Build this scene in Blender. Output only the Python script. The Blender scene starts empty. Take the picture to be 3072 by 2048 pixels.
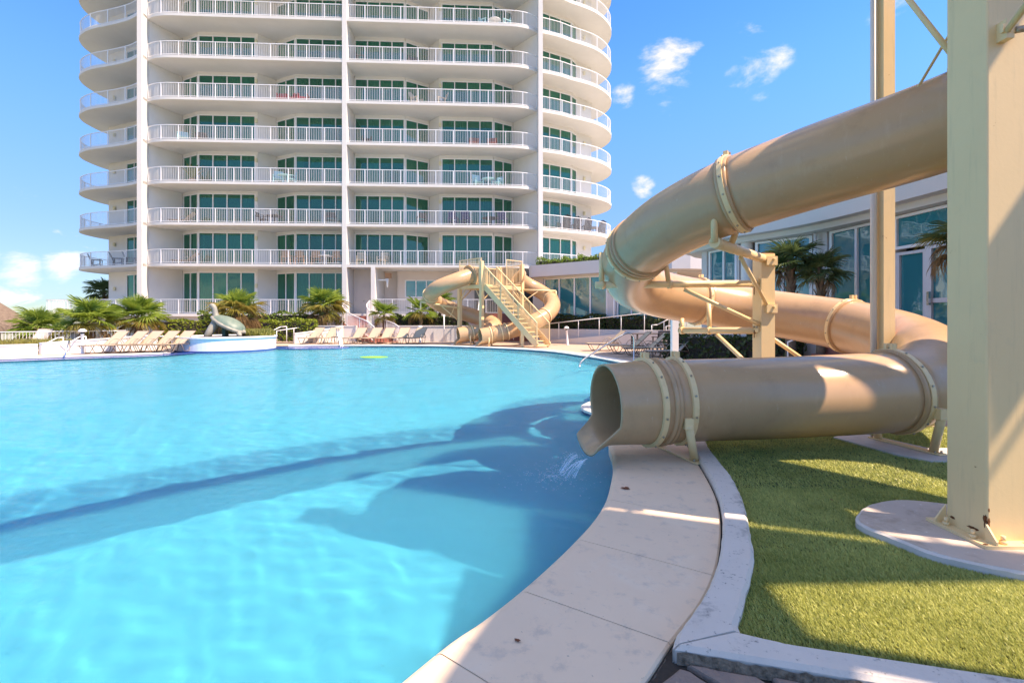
import bpy, math, random
import numpy as np
from mathutils import Vector, Matrix
from mathutils.geometry import tessellate_polygon
random.seed(7); rng = np.random.default_rng(7)
scn = bpy.context.scene
COL = scn.collection
R = math.radians

# ------------------------------------------------------------------ camera
F, CX, HY, CAMZ = 1500.0, 1536.0, 955.0, 1.5       # focal length, centre column, horizon row (pixels of the photo), eye height
cam = bpy.data.objects.new('camera', bpy.data.cameras.new('camera')); COL.objects.link(cam)
cam.location = (0, 0, CAMZ); cam.rotation_euler = (R(90), 0, 0)
cam.data.sensor_width = 36; cam.data.lens = F / 3072 * 36
cam.data.shift_y = -(1024 - HY) / 3072
cam.data.clip_start = 0.05; cam.data.clip_end = 9000
scn.camera = cam

# ------------------------------------------------------------------ sky, sun, exposure
SUN_EL, SUN_AZ = 55.0, 110.0                          # degrees; azimuth clockwise from +Y
w = bpy.data.worlds.new('World'); scn.world = w; w.use_nodes = True
nt = w.node_tree; N = nt.nodes; L = nt.links
for n in list(N): N.remove(n)
def nn(tree, t, **kw):
    n = tree.nodes.new(t)
    for k, v in kw.items(): setattr(n, k, v)
    return n
out = nn(nt, 'ShaderNodeOutputWorld'); bg = nn(nt, 'ShaderNodeBackground'); bg.inputs['Strength'].default_value = 0.14
sky = nn(nt, 'ShaderNodeTexSky', sky_type='NISHITA'); sky.sun_disc = False
sky.sun_elevation = R(SUN_EL); sky.sun_rotation = R(SUN_AZ); sky.air_density = 1.0; sky.dust_density = 0.0; sky.ozone_density = 2.4; sky.altitude = 0
hs = nn(nt, 'ShaderNodeHueSaturation'); hs.inputs['Hue'].default_value = 0.506; hs.inputs['Saturation'].default_value = 1.38
L.new(sky.outputs[0], hs.inputs['Color'])
tc = nn(nt, 'ShaderNodeTexCoord')
sep = nn(nt, 'ShaderNodeSeparateXYZ'); L.new(tc.outputs['Generated'], sep.inputs[0])
def wmath(op, a, b=None, c=None, clamp=False):
    m = nn(nt, 'ShaderNodeMath', operation=op, use_clamp=clamp)
    for i, x in enumerate((a, b, c)):
        if x is None: continue
        if isinstance(x, (int, float)): m.inputs[i].default_value = x
        else: L.new(x, m.inputs[i])
    return m.outputs[0]
def wnoise(scale, detail, rough, vec, dist=0.0):
    n = nn(nt, 'ShaderNodeTexNoise'); n.inputs['Scale'].default_value = scale; n.inputs['Detail'].default_value = detail
    n.inputs['Roughness'].default_value = rough; n.inputs['Distortion'].default_value = dist; L.new(vec, n.inputs['Vector']); return n.outputs[0]
def wramp(x, a, b):
    m = nn(nt, 'ShaderNodeMapRange', interpolation_type='SMOOTHSTEP'); L.new(x, m.inputs[0]); m.inputs[1].default_value = a; m.inputs[2].default_value = b; return m.outputs[0]
# fair-weather cumulus banked near the horizon and a few wisps higher up
mp = nn(nt, 'ShaderNodeMapping'); mp.inputs['Scale'].default_value = (1, 1, 1.9); L.new(tc.outputs['Generated'], mp.inputs[0])
big = wnoise(3.3, 2, 0.5, mp.outputs[0]); fine = wnoise(13, 9, 0.62, mp.outputs[0], 0.4)
z = sep.outputs[2]
def near(px, py, rad):
    d = Vector(((px - CX) / F, 1.0, (HY - py) / F)).normalized()
    v = nn(nt, 'ShaderNodeVectorMath', operation='DISTANCE'); L.new(tc.outputs['Generated'], v.inputs[0]); v.inputs[1].default_value = d
    return wramp(v.outputs['Value'], rad, rad * 0.15)
bank = wmath('ADD', wmath('MULTIPLY', wramp(z, 0.20, 0.03), 0.34), wmath('MULTIPLY', big, 0.55))
cum = wmath('MULTIPLY', wramp(wmath('ADD', bank, wmath('MULTIPLY', fine, 0.75)), 0.93, 1.10), wramp(z, 0.25, 0.08))
wis = wnoise(8, 9, 0.60, mp.outputs[0], 0.25)
spots = None
for px, py, rad, k in ((2030, 205, .11, .30), (2230, 165, .10, .26), (1925, 562, .042, .27), (1870, 290, .045, .24), (1960, 180, .06, .2), (2330, 130, .05, .22), (2710, 20, .08, .17), (55, 805, .06, .27), (195, 800, .055, .29), (75, 535, .05, .2)):
    s = wmath('MULTIPLY', near(px, py, rad), k); spots = s if spots is None else wmath('MAXIMUM', spots, s)
wsp = wmath('MULTIPLY', wramp(wmath('ADD', wis, spots), 0.70, 0.98), wramp(spots, 0.0, 0.06))
# denser unseen cloud cover added overhead to make the fill light less blue
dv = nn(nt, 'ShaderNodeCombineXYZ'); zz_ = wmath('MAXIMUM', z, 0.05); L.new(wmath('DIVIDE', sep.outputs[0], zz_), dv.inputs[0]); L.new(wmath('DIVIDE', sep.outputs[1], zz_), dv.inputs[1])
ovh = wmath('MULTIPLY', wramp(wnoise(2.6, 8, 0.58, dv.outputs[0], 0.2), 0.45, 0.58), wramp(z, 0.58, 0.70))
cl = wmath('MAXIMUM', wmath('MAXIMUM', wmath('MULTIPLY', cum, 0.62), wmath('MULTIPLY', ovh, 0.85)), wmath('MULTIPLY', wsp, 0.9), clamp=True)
mixc = nn(nt, 'ShaderNodeMix', data_type='RGBA'); L.new(cl, mixc.inputs[0]); lowz = nn(nt, 'ShaderNodeMapRange', interpolation_type='SMOOTHSTEP'); L.new(sep.outputs[2], lowz.inputs[0]); lowz.inputs[1].default_value = -0.02; lowz.inputs[2].default_value = 0.45
lowc = nn(nt, 'ShaderNodeMix', data_type='RGBA'); L.new(lowz.outputs[0], lowc.inputs[0]); lowc.inputs[6].default_value = (.20, .33, .56, 1); lowc.inputs[7].default_value = (1.2, 1.2, 1.2, 1)
dim = nn(nt, 'ShaderNodeVectorMath', operation='MULTIPLY'); L.new(hs.outputs[0], dim.inputs[0]); L.new(lowc.outputs[2], dim.inputs[1]); L.new(dim.outputs[0], mixc.inputs[6])
mixc.inputs[7].default_value = (4.9, 5.0, 5.2, 1)
L.new(mixc.outputs[2], bg.inputs['Color']); L.new(bg.outputs[0], out.inputs[0])

sd = Vector((math.sin(R(SUN_AZ)) * math.cos(R(SUN_EL)), math.cos(R(SUN_AZ)) * math.cos(R(SUN_EL)), math.sin(R(SUN_EL))))
sl = bpy.data.lights.new('sun', 'SUN'); sl.energy = 3.9; sl.angle = R(0.53); sl.color = (1.0, 0.94, 0.84)
so = bpy.data.objects.new('sun', sl); COL.objects.link(so); so.rotation_euler = sd.to_track_quat('Z', 'Y').to_euler(); so.location = (20, -20, 40)
vs = scn.view_settings; vs.view_transform = 'Standard'; vs.look = 'None'; vs.gamma = 1; vs.exposure = 1.14; vs.use_curve_mapping = False
vs.use_white_balance = True; vs.white_balance_temperature = 8400; vs.white_balance_tint = 22
scn.cycles.max_bounces = 8; scn.cycles.transparent_max_bounces = 16; scn.cycles.caustics_reflective = False; scn.cycles.caustics_refractive = True
scn.cycles.sample_clamp_indirect = 6

# ------------------------------------------------------------------ helpers
def A(px, py, Y): return Vector(((px - CX) / F * Y, Y, CAMZ - (py - HY) / F * Y))
def G(px, py, z=0.0):
    Y = (CAMZ - z) * F / (py - HY); return Vector(((px - CX) / F * Y, Y, z))
ORG = {}
def link(o, parent=None):
    COL.objects.link(o)
    if parent is not None: o.parent = parent
    return o
def tag(o, label=None, cat=None, group=None, kind=None):
    if label: o['label'] = label
    if cat: o['category'] = cat
    if group: o['group'] = group
    if kind: o['kind'] = kind
    return o
def thing(name, label, cat, loc=(0, 0, 0), group=None):
    o = bpy.data.objects.new(name, None); link(o); o.location = loc; o.empty_display_size = 0.2
    ORG[o.name] = Vector(loc); return tag(o, label, cat, group)
class MB:
    def __init__(s): s.v = []; s.f = []; s.sm = []
    def add(s, vs, fs, smooth=False):
        b = len(s.v); s.v += [tuple(p) for p in vs]; s.f += [tuple(i + b for i in f) for f in fs]; s.sm += [smooth] * len(fs); return s
    def box(s, c, d, rz=0.0):
        c = Vector(c); hx, hy, hz = d[0] / 2, d[1] / 2, d[2] / 2; m = Matrix.Rotation(rz, 3, 'Z')
        return s.add([c + m @ Vector((x * hx, y * hy, q * hz)) for q in (-1, 1) for y in (-1, 1) for x in (-1, 1)],
                     [(0, 2, 3, 1), (4, 5, 7, 6), (0, 1, 5, 4), (2, 6, 7, 3), (0, 4, 6, 2), (1, 3, 7, 5)])
    def bar(s, p, q, w, h, up=(0, 0, 1)):
        p, q = Vector(p), Vector(q); t = (q - p).normalized(); u = Vector(up)
        if abs(t.dot(u)) > 0.98: u = Vector((1, 0, 0))
        a = t.cross(u).normalized(); b = a.cross(t); a = a * w / 2; b = b * h / 2
        return s.add([p - a - b, p + a - b, p + a + b, p - a + b, q - a - b, q + a - b, q + a + b, q - a + b],
                     [(0, 3, 2, 1), (4, 5, 6, 7), (0, 1, 5, 4), (1, 2, 6, 5), (2, 3, 7, 6), (3, 0, 4, 7)])
    def tube(s, path, r, n=10, caps=True, closed=False):
        P = [Vector(p) for p in path]; m = len(P); rr = r if isinstance(r, (list, tuple)) else [r] * m
        vs = []; prev = None
        for i in range(m):
            t = (P[(i + 1) % m] - P[i - 1]) if closed else (P[min(i + 1, m - 1)] - P[max(i - 1, 0)])
            t.normalize()
            if prev is None:
                u = Vector((0, 0, 1)) if abs(t.z) < .95 else Vector((1, 0, 0)); a = t.cross(u).normalized()
            else:
                a = (prev - t * prev.dot(t)); a = a.normalized() if a.length > 1e-6 else t.orthogonal().normalized()
            prev = a; b = a.cross(t)
            vs += [P[i] + (a * math.cos(k * 2 * math.pi / n) + b * math.sin(k * 2 * math.pi / n)) * rr[i] for k in range(n)]
        fs = []
        for i in range(m if closed else m - 1):
            j = (i + 1) % m
            fs += [(i * n + k, i * n + (k + 1) % n, j * n + (k + 1) % n, j * n + k) for k in range(n)]
        s.add(vs, fs, True)
        if caps and not closed:
            b = len(s.v) - len(vs); s.f += [tuple(b + k for k in range(n - 1, -1, -1)), tuple(b + (m - 1) * n + k for k in range(n))]; s.sm += [False, False]
        return s
    def lathe(s, prof, c=(0, 0, 0), n=24, smooth=True):
        c = Vector(c); vs = [c + Vector((r * math.cos(k * 2 * math.pi / n), r * math.sin(k * 2 * math.pi / n), z)) for r, z in prof for k in range(n)]
        return s.add(vs, [(i * n + k, i * n + (k + 1) % n, (i + 1) * n + (k + 1) % n, (i + 1) * n + k) for i in range(len(prof) - 1) for k in range(n)], smooth)
    def prism(s, poly, z0, z1):
        """poly: list of (x, y); z0, z1 numbers or lists per vertex"""
        n = len(poly); Z0 = z0 if isinstance(z0, (list, tuple)) else [z0] * n; Z1 = z1 if isinstance(z1, (list, tuple)) else [z1] * n
        ar = sum(poly[i - 1][0] * poly[i][1] - poly[i][0] * poly[i - 1][1] for i in range(n))
        if ar < 0: poly = poly[::-1]; Z0 = list(Z0)[::-1]; Z1 = list(Z1)[::-1]
        vs = [(p[0], p[1], Z0[i]) for i, p in enumerate(poly)] + [(p[0], p[1], Z1[i]) for i, p in enumerate(poly)]
        tri = tessellate_polygon([[Vector((p[0], p[1], 0)) for p in poly]])
        fs = []
        for t in tri:
            a, b, c = t; cr = (poly[b][0] - poly[a][0]) * (poly[c][1] - poly[a][1]) - (poly[b][1] - poly[a][1]) * (poly[c][0] - poly[a][0])
            if cr < 0: a, c = c, a
            fs += [(a + n, b + n, c + n), (c, b, a)]
        fs += [(i, (i + 1) % n, (i + 1) % n + n, i + n) for i in range(n)]
        return s.add(vs, fs)
    def build(s, name, mat, parent=None, smooth=None):
        me = bpy.data.meshes.new(name); o = ORG.get(parent.name, Vector((0, 0, 0))) if parent is not None else Vector((0, 0, 0))
        me.from_pydata([(p[0] - o.x, p[1] - o.y, p[2] - o.z) for p in s.v], [], s.f)
        sm = s.sm if smooth is None else [smooth] * len(s.f)
        me.polygons.foreach_set('use_smooth', sm)
        me.materials.append(MAT[mat]); ob = bpy.data.objects.new(name, me); link(ob, parent); ORG[ob.name] = o; return ob
def arrays_obj(name, V, Fc, mat, parent=None, nper=3, cols=None):
    me = bpy.data.meshes.new(name); V = np.asarray(V, np.float32); Fc = np.asarray(Fc, np.int32)
    if parent is not None: V = V - np.array(ORG[parent.name], np.float32)
    me.vertices.add(len(V)); me.vertices.foreach_set('co', V.ravel()); me.loops.add(Fc.size); me.loops.foreach_set('vertex_index', Fc.ravel())
    me.polygons.add(len(Fc)); me.polygons.foreach_set('loop_start', np.arange(0, Fc.size, nper, dtype=np.int32)); me.update(calc_edges=True)
    me.materials.append(MAT[mat]); ob = bpy.data.objects.new(name, me); link(ob, parent)
    if parent is not None: ORG[ob.name] = ORG[parent.name]
    return ob
def share(src, name, parent, loc=(0, 0, 0), rot=(0, 0, 0), sc=(1, 1, 1)):
    o = bpy.data.objects.new(name, src.data if hasattr(src, 'data') and not isinstance(src, bpy.types.Mesh) else src)
    link(o, parent); o.location = loc; o.rotation_euler = rot; o.scale = sc; return o
def copy_tree(o, parent=None, label=None, group=None):
    c = o.copy(); COL.objects.link(c); c.parent = parent
    if label: c['label'] = label
    if group: c['group'] = group
    for ch in list(o.children): copy_tree(ch, c)
    return c
def spline(pts, step=0.12, closed=False):
    P = [Vector(p) for p in pts]; n = len(P); out_ = []
    rngi = range(n if closed else n - 1)
    for i in rngi:
        if closed: a, b, c, d = P[i - 1], P[i], P[(i + 1) % n], P[(i + 2) % n]
        else: b, c = P[i], P[i + 1]; a = P[i - 1] if i > 0 else b * 2 - c; d = P[i + 2] if i + 2 < n else c * 2 - b
        m = max(2, int((c - b).length / step))
        for k in range(m):
            t = k / m; t2, t3 = t * t, t * t * t
            out_.append(0.5 * ((2 * b) + (c - a) * t + (2 * a - 5 * b + 4 * c - d) * t2 + (3 * b - a - 3 * c + d) * t3))
    if not closed: out_.append(P[-1])
    return out_
def arc_len(P):
    s = [0.0]
    for i in range(1, len(P)): s.append(s[-1] + (P[i] - P[i - 1]).length)
    return s
def smooth01(x): x = max(0.0, min(1.0, x)); return x * x * (3 - 2 * x)
def offset_line(P, d):
    """left-hand offset of an open 2d polyline"""
    o = []
    for i in range(len(P)):
        t = Vector(P[min(i + 1, len(P) - 1)][:2]) - Vector(P[max(i - 1, 0)][:2]); t.normalize(); o.append((P[i][0] - t.y * d, P[i][1] + t.x * d))
    return o

# ------------------------------------------------------------------ materials
MAT = {}
def mat(name, col, rough=0.6, metal=0.0, spec=0.5, var=0.0, vscale=3.0, col2=None, bump=0.0, bscale=40.0, blo=None, coat=0.0, bdist=0.01, stretch=None):
    m = bpy.data.materials.new(name); m.use_nodes = True; t = m.node_tree; p = t.nodes['Principled BSDF']; MAT[name] = m
    p.inputs['Base Color'].default_value = (*col, 1); p.inputs['Roughness'].default_value = rough; p.inputs['Metallic'].default_value = metal
    p.inputs['Specular IOR Level'].default_value = spec; p.inputs['Coat Weight'].default_value = coat; p.inputs['Coat Roughness'].default_value = 0.12
    co = nn(t, 'ShaderNodeTexCoord').outputs['Object']
    if stretch:
        mpp = nn(t, 'ShaderNodeMapping'); mpp.inputs['Scale'].default_value = stretch; t.links.new(co, mpp.inputs[0]); co = mpp.outputs[0]
    if var > 0 or col2:
        n = nn(t, 'ShaderNodeTexNoise'); n.inputs['Scale'].default_value = vscale; n.inputs['Detail'].default_value = 7; n.inputs['Roughness'].default_value = 0.65; t.links.new(co, n.inputs['Vector'])
        mr = nn(t, 'ShaderNodeMapRange'); mr.inputs[1].default_value = 0.3; mr.inputs[2].default_value = 0.7; t.links.new(n.outputs[0], mr.inputs[0])
        mx = nn(t, 'ShaderNodeMix', data_type='RGBA'); t.links.new(mr.outputs[0], mx.inputs[0])
        c2 = col2 or tuple(x * (1 - var) for x in col); mx.inputs[6].default_value = (*col, 1); mx.inputs[7].default_value = (*c2, 1)
        t.links.new(mx.outputs[2], p.inputs['Base Color'])
    if bump > 0:
        n = nn(t, 'ShaderNodeTexNoise'); n.inputs['Scale'].default_value = bscale; n.inputs['Detail'].default_value = 6; t.links.new(co, n.inputs['Vector'])
        b = nn(t, 'ShaderNodeBump'); b.inputs['Strength'].default_value = bump; b.inputs['Distance'].default_value = bdist; t.links.new(n.outputs[0], b.inputs['Height']); t.links.new(b.outputs[0], p.inputs['Normal'])
    return m
def stain(name, col, scale, lo, hi, weight=1.0, stretch=None, detail=8):
    """a second, patchy colour (dirt, rust, wear) laid over a material made by mat()"""
    m = MAT[name]; t = m.node_tree; p = t.nodes['Principled BSDF']; base = p.inputs['Base Color']
    co = nn(t, 'ShaderNodeTexCoord').outputs['Object']
    if stretch:
        mpp = nn(t, 'ShaderNodeMapping'); mpp.inputs['Scale'].default_value = stretch; t.links.new(co, mpp.inputs[0]); co = mpp.outputs[0]
    n = nn(t, 'ShaderNodeTexNoise'); n.inputs['Scale'].default_value = scale; n.inputs['Detail'].default_value = detail; n.inputs['Roughness'].default_value = 0.7; t.links.new(co, n.inputs['Vector'])
    mr = nn(t, 'ShaderNodeMapRange', interpolation_type='SMOOTHSTEP'); mr.inputs[1].default_value = lo; mr.inputs[2].default_value = hi; mr.inputs[4].default_value = weight; t.links.new(n.outputs[0], mr.inputs[0])
    mx = nn(t, 'ShaderNodeMix', data_type='RGBA'); t.links.new(mr.outputs[0], mx.inputs[0]); mx.inputs[7].default_value = (*col, 1)
    if base.is_linked: t.links.new(base.links[0].from_socket, mx.inputs[6])
    else: mx.inputs[6].default_value = base.default_value
    t.links.new(mx.outputs[2], base)
mat('stucco', (0.745, 0.72, 0.68), 0.85, var=0.07, vscale=0.7, bump=0.25, bscale=30)
mat('soffit', (0.66, 0.64, 0.60), 0.9, var=0.05, vscale=0.6)
mat('pink_stucco', (0.74, 0.64, 0.57), 0.9, var=0.06, vscale=0.8)
mat('grey_stucco', (0.62, 0.60, 0.59), 0.85, var=0.08, vscale=0.5, bump=0.2, bscale=25); stain('grey_stucco', (0.5, 0.47, 0.44), 1.3, .58, .8, .35)
mat('white_metal', (0.84, 0.84, 0.84), 0.4)
mat('window_frame', (0.80, 0.81, 0.82), 0.45)
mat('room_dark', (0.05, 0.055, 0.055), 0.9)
mat('curtain', (0.62, 0.75, 0.66), 0.9, var=0.12, vscale=1.2); mat('curtain_dark', (0.22, 0.30, 0.26), 0.9, var=0.2, vscale=1.2); mat('curtain_white', (0.86, 0.90, 0.86), 0.9, var=0.1, vscale=1.2)
mat('tan_tube', (0.57, 0.36, 0.20), 0.24, spec=0.5, var=0.07, vscale=1.1, bump=0.03, bscale=6)
stain('tan_tube', (0.42, 0.265, 0.15), 2.2, .50, .72, .55); stain('tan_tube', (0.62, 0.50, 0.38), 22, .62, .70, .5, (1, 1, .25))
mat('tan_tube_inside', (0.36, 0.27, 0.19), 0.4, var=0.15, vscale=2)
mat('yellow_paint', (0.87, 0.64, 0.345), 0.42, var=0.06, vscale=1.5, bump=0.06, bscale=50)
stain('yellow_paint', (0.66, 0.53, 0.32), 5, .55, .8, .5); stain('yellow_paint', (0.30, 0.11, 0.025), 6, .66, .72, .85)
stain('yellow_paint', (0.60, 0.46, 0.26), 3.0, .52, .68, .3, (5, 5, .35)); stain('tan_tube', (0.66, 0.47, 0.31), 3.0, .54, .72, .25, (3, 3, .5))
mat('rust', (0.22, 0.07, 0.018), 0.85, var=0.5, vscale=30, bump=0.5, bscale=80)
mat('pale_pipe', (0.70, 0.69, 0.64), 0.5, var=0.05)
mat('steel', (0.62, 0.64, 0.66), 0.22, metal=1.0)
mat('bolt_steel', (0.45, 0.40, 0.32), 0.4, metal=0.7, var=0.3, vscale=40)
mat('lounger_frame', (0.20, 0.135, 0.095), 0.4)
mat('lounger_arm', (0.36, 0.29, 0.22), 0.4)
mat('sling', (0.52, 0.43, 0.31), 0.75, var=0.04, bump=0.15, bscale=120)
mat('sling_grey', (0.50, 0.45, 0.40), 0.75, var=0.04)
mat('dark_wood', (0.085, 0.075, 0.07), 0.6, var=0.2, vscale=8)
mat('black_plastic', (0.02, 0.02, 0.022), 0.5)
mat('aqua_plastic', (0.30, 0.62, 0.66), 0.5)
mat('red_plastic', (0.42, 0.02, 0.035), 0.5)
mat('beige_wicker', (0.58, 0.50, 0.38), 0.7, var=0.2, vscale=20)
mat('brown_cushion', (0.42, 0.23, 0.13), 0.8)
mat('navy_fabric', (0.03, 0.035, 0.12), 0.8)
mat('orange_plastic', (0.6, 0.16, 0.03), 0.6)
mat('red_step', (0.36, 0.13, 0.10), 0.8, var=0.25, vscale=4, bump=0.2, bscale=40)
mat('deck', (0.52, 0.385, 0.295), 0.85, var=0.14, vscale=0.8, bump=0.3, bscale=30); stain('deck', (0.40, 0.30, 0.24), 5, .5, .75, .5)
mat('coping_white', (0.78, 0.74, 0.68), 0.75, var=0.08, vscale=2, bump=0.15, bscale=30)
mat('coping_tan', (0.88, 0.665, 0.475), 0.72, var=0.06, vscale=2.2, bump=0.22, bscale=22, bdist=0.006)
stain('coping_tan', (0.56, 0.45, 0.36), 7, .52, .68, .6); stain('coping_tan', (0.10, 0.075, 0.055), 24, .665, .69, .85); stain('coping_tan', (0.88, 0.74, 0.58), 1.6, .5, .7, .5)
mat('raw_concrete', (0.30, 0.22, 0.16), 0.95, var=0.5, vscale=25, bump=0.8, bscale=45)
mat('kerb', (0.70, 0.64, 0.565), 0.85, var=0.08, vscale=4, bump=0.3, bscale=40)
stain('kerb', (0.15, 0.15, 0.145), 4.5, .53, .70, .62); stain('kerb', (0.05, 0.05, 0.05), 28, .60, .66, .6)
mat('mould', (0.07, 0.05, 0.035), 0.95, var=0.5, vscale=30, col2=(0.30, 0.24, 0.18), bump=0.8, bscale=60)
mat('pad', (0.58, 0.48, 0.40), 0.85, var=0.12, vscale=3, bump=0.25, bscale=30); stain('pad', (0.33, 0.26, 0.2), 4, .48, .66, .6); stain('pad', (0.75, 0.72, 0.68), 18, .62, .66, .7)
mat('pad_rim', (0.66, 0.62, 0.57), 0.85, var=0.2, vscale=6, bump=0.3, bscale=30)
mat('paver', (0.33, 0.235, 0.185), 0.9, col2=(0.24, 0.19, 0.165), vscale=9, bump=0.7, bscale=45); stain('paver', (0.44, 0.35, 0.28), 22, .55, .7, .6)
mat('joint', (0.06, 0.05, 0.04), 0.95, var=0.4, vscale=40)
mat('turf_base', (0.05, 0.075, 0.018), 0.95, var=0.4, vscale=20)
mat('terrain', (0.30, 0.31, 0.22), 0.95, var=0.4, vscale=0.02)
mat('treeline', (0.05, 0.085, 0.05), 0.95, var=0.4, vscale=0.05)
mat('tile_blue', (0.018, 0.07, 0.33), 0.18, col2=(0.03, 0.12, 0.42), vscale=14)
mat('tile_dark', (0.015, 0.05, 0.14), 0.25, col2=(0.03, 0.1, 0.2), vscale=30)
mat('pool_plaster', (0.04, 0.60, 0.82), 0.9, var=0.1, vscale=0.5)
mat('planter_white', (0.84, 0.84, 0.85), 0.6, var=0.04)
mat('soil', (0.12, 0.09, 0.05), 0.95, var=0.5, vscale=8)
mat('bronze', (0.20, 0.20, 0.165), 0.55, col2=(0.33, 0.31, 0.26), vscale=2.5, bump=0.35, bscale=12)
mat('bronze_shell', (0.10, 0.165, 0.135), 0.5, col2=(0.20, 0.25, 0.20), vscale=3, bump=0.4, bscale=9)
mat('bronze_dark', (0.05, 0.16, 0.13), 0.5)
mat('thatch', (0.24, 0.185, 0.14), 0.95, col2=(0.14, 0.10, 0.08), vscale=9, bump=0.8, bscale=30)
mat('thatch_tan', (0.52, 0.40, 0.24), 0.95, col2=(0.36, 0.27, 0.16), vscale=9)
mat('trunk', (0.24, 0.175, 0.12), 0.95, col2=(0.12, 0.085, 0.06), vscale=12, bump=0.8, bscale=25)
mat('shower_white', (0.82, 0.83, 0.86), 0.45)
mat('wall_lamp', (0.75, 0.68, 0.45), 0.5)
mat('door_white', (0.60, 0.60, 0.63), 0.5)
mat('leaf_litter', (0.20, 0.06, 0.025), 0.8)
mat('lime', (0.25, 0.62, 0.03), 0.6)
def leafmat(name, c1, c2, tr=0.35, vs_=0.8, rough=0.45):
    m = bpy.data.materials.new(name); m.use_nodes = True; t = m.node_tree; p = t.nodes['Principled BSDF']; MAT[name] = m
    p.inputs['Roughness'].default_value = rough; p.inputs['Specular IOR Level'].default_value = 0.35
    oi = nn(t, 'ShaderNodeObjectInfo'); g = nn(t, 'ShaderNodeNewGeometry'); co = nn(t, 'ShaderNodeTexCoord')
    n = nn(t, 'ShaderNodeTexNoise'); n.inputs['Scale'].default_value = vs_; n.inputs['Detail'].default_value = 3; t.links.new(co.outputs['Object'], n.inputs['Vector'])
    a = nn(t, 'ShaderNodeMath', operation='ADD'); t.links.new(g.outputs['Random Per Island'], a.inputs[0]); t.links.new(oi.outputs['Random'], a.inputs[1])
    b = nn(t, 'ShaderNodeMath', operation='ADD'); t.links.new(a.outputs[0], b.inputs[0]); t.links.new(n.outputs[0], b.inputs[1])
    mr = nn(t, 'ShaderNodeMapRange'); mr.inputs[1].default_value = 0.5; mr.inputs[2].default_value = 2.2; t.links.new(b.outputs[0], mr.inputs[0])
    mx = nn(t, 'ShaderNodeMix', data_type='RGBA'); t.links.new(mr.outputs[0], mx.inputs[0]); mx.inputs[6].default_value = (*c1, 1); mx.inputs[7].default_value = (*c2, 1)
    t.links.new(mx.outputs[2], p.inputs['Base Color'])
    tl = nn(t, 'ShaderNodeBsdfTranslucent'); t.links.new(mx.outputs[2], tl.inputs['Color']); ms = nn(t, 'ShaderNodeMixShader'); ms.inputs[0].default_value = tr
    o = t.nodes['Material Output']; t.links.new(p.outputs[0], ms.inputs[1]); t.links.new(tl.outputs[0], ms.inputs[2]); t.links.new(ms.outputs[0], o.inputs[0]); return m
leafmat('palm_green', (0.15, 0.26, 0.04), (0.36, 0.46, 0.085))
leafmat('palm_yellow', (0.25, 0.26, 0.05), (0.42, 0.33, 0.09))
leafmat('palm_dead', (0.34, 0.23, 0.11), (0.24, 0.15, 0.07), 0.2)
leafmat('palm_dark', (0.06, 0.115, 0.035), (0.15, 0.21, 0.08), 0.3)
leafmat('hedge_leaf', (0.055, 0.12, 0.018), (0.21, 0.31, 0.045), 0.3, 1.2)
leafmat('hedge_yellow', (0.10, 0.17, 0.018), (0.40, 0.44, 0.05), 0.3, 0.9)
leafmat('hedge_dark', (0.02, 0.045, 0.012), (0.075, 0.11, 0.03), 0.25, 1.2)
leafmat('grass_tuft', (0.12, 0.19, 0.03), (0.36, 0.32, 0.10), 0.3)
leafmat('turf', (0.22, 0.27, 0.055), (0.82, 0.80, 0.27), 0.3, 3.0, 0.4)
def glassmat(name, tint, ior=1.8, gl=(0.92, 0.97, 1.0), rough=0.015, film=(0, .1, .08), ff=.3):
    m = bpy.data.materials.new(name); m.use_nodes = True; t = m.node_tree; MAT[name] = m; t.nodes.remove(t.nodes['Principled BSDF'])
    tr = nn(t, 'ShaderNodeBsdfTransparent'); tr.inputs[0].default_value = (*tint, 1); g = nn(t, 'ShaderNodeBsdfGlossy'); g.inputs['Color'].default_value = (*gl, 1); g.inputs['Roughness'].default_value = rough
    n = nn(t, 'ShaderNodeTexNoise'); n.inputs['Scale'].default_value = 1.1; co = nn(t, 'ShaderNodeTexCoord'); t.links.new(co.outputs['Object'], n.inputs['Vector'])
    b = nn(t, 'ShaderNodeBump'); b.inputs['Strength'].default_value = 0.25; b.inputs['Distance'].default_value = 0.02; t.links.new(n.outputs[0], b.inputs['Height']); t.links.new(b.outputs[0], g.inputs['Normal'])
    f = nn(t, 'ShaderNodeFresnel'); f.inputs[0].default_value = ior; ms = nn(t, 'ShaderNodeMixShader'); t.links.new(f.outputs[0], ms.inputs[0]); t.links.new(tr.outputs[0], ms.inputs[1]); t.links.new(g.outputs[0], ms.inputs[2])
    dd = nn(t, 'ShaderNodeBsdfDiffuse'); dd.inputs[0].default_value = (*film, 1); mf = nn(t, 'ShaderNodeMixShader'); mf.inputs[0].default_value = ff; t.links.new(tr.outputs[0], mf.inputs[1]); t.links.new(dd.outputs[0], mf.inputs[2]); t.links.new(mf.outputs[0], ms.inputs[1])
    t.links.new(ms.outputs[0], t.nodes['Material Output'].inputs[0])
glassmat('glass_green', (0.06, 0.60, 0.42), 1.9, gl=(0.55, 0.92, 0.84), film=(0.008, 0.21, 0.13), ff=.45)
glassmat('glass_teal', (0.06, 0.46, 0.48), 2.1, gl=(0.75, 0.97, 1.0), film=(0.012, 0.28, 0.34), ff=.68)
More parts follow.
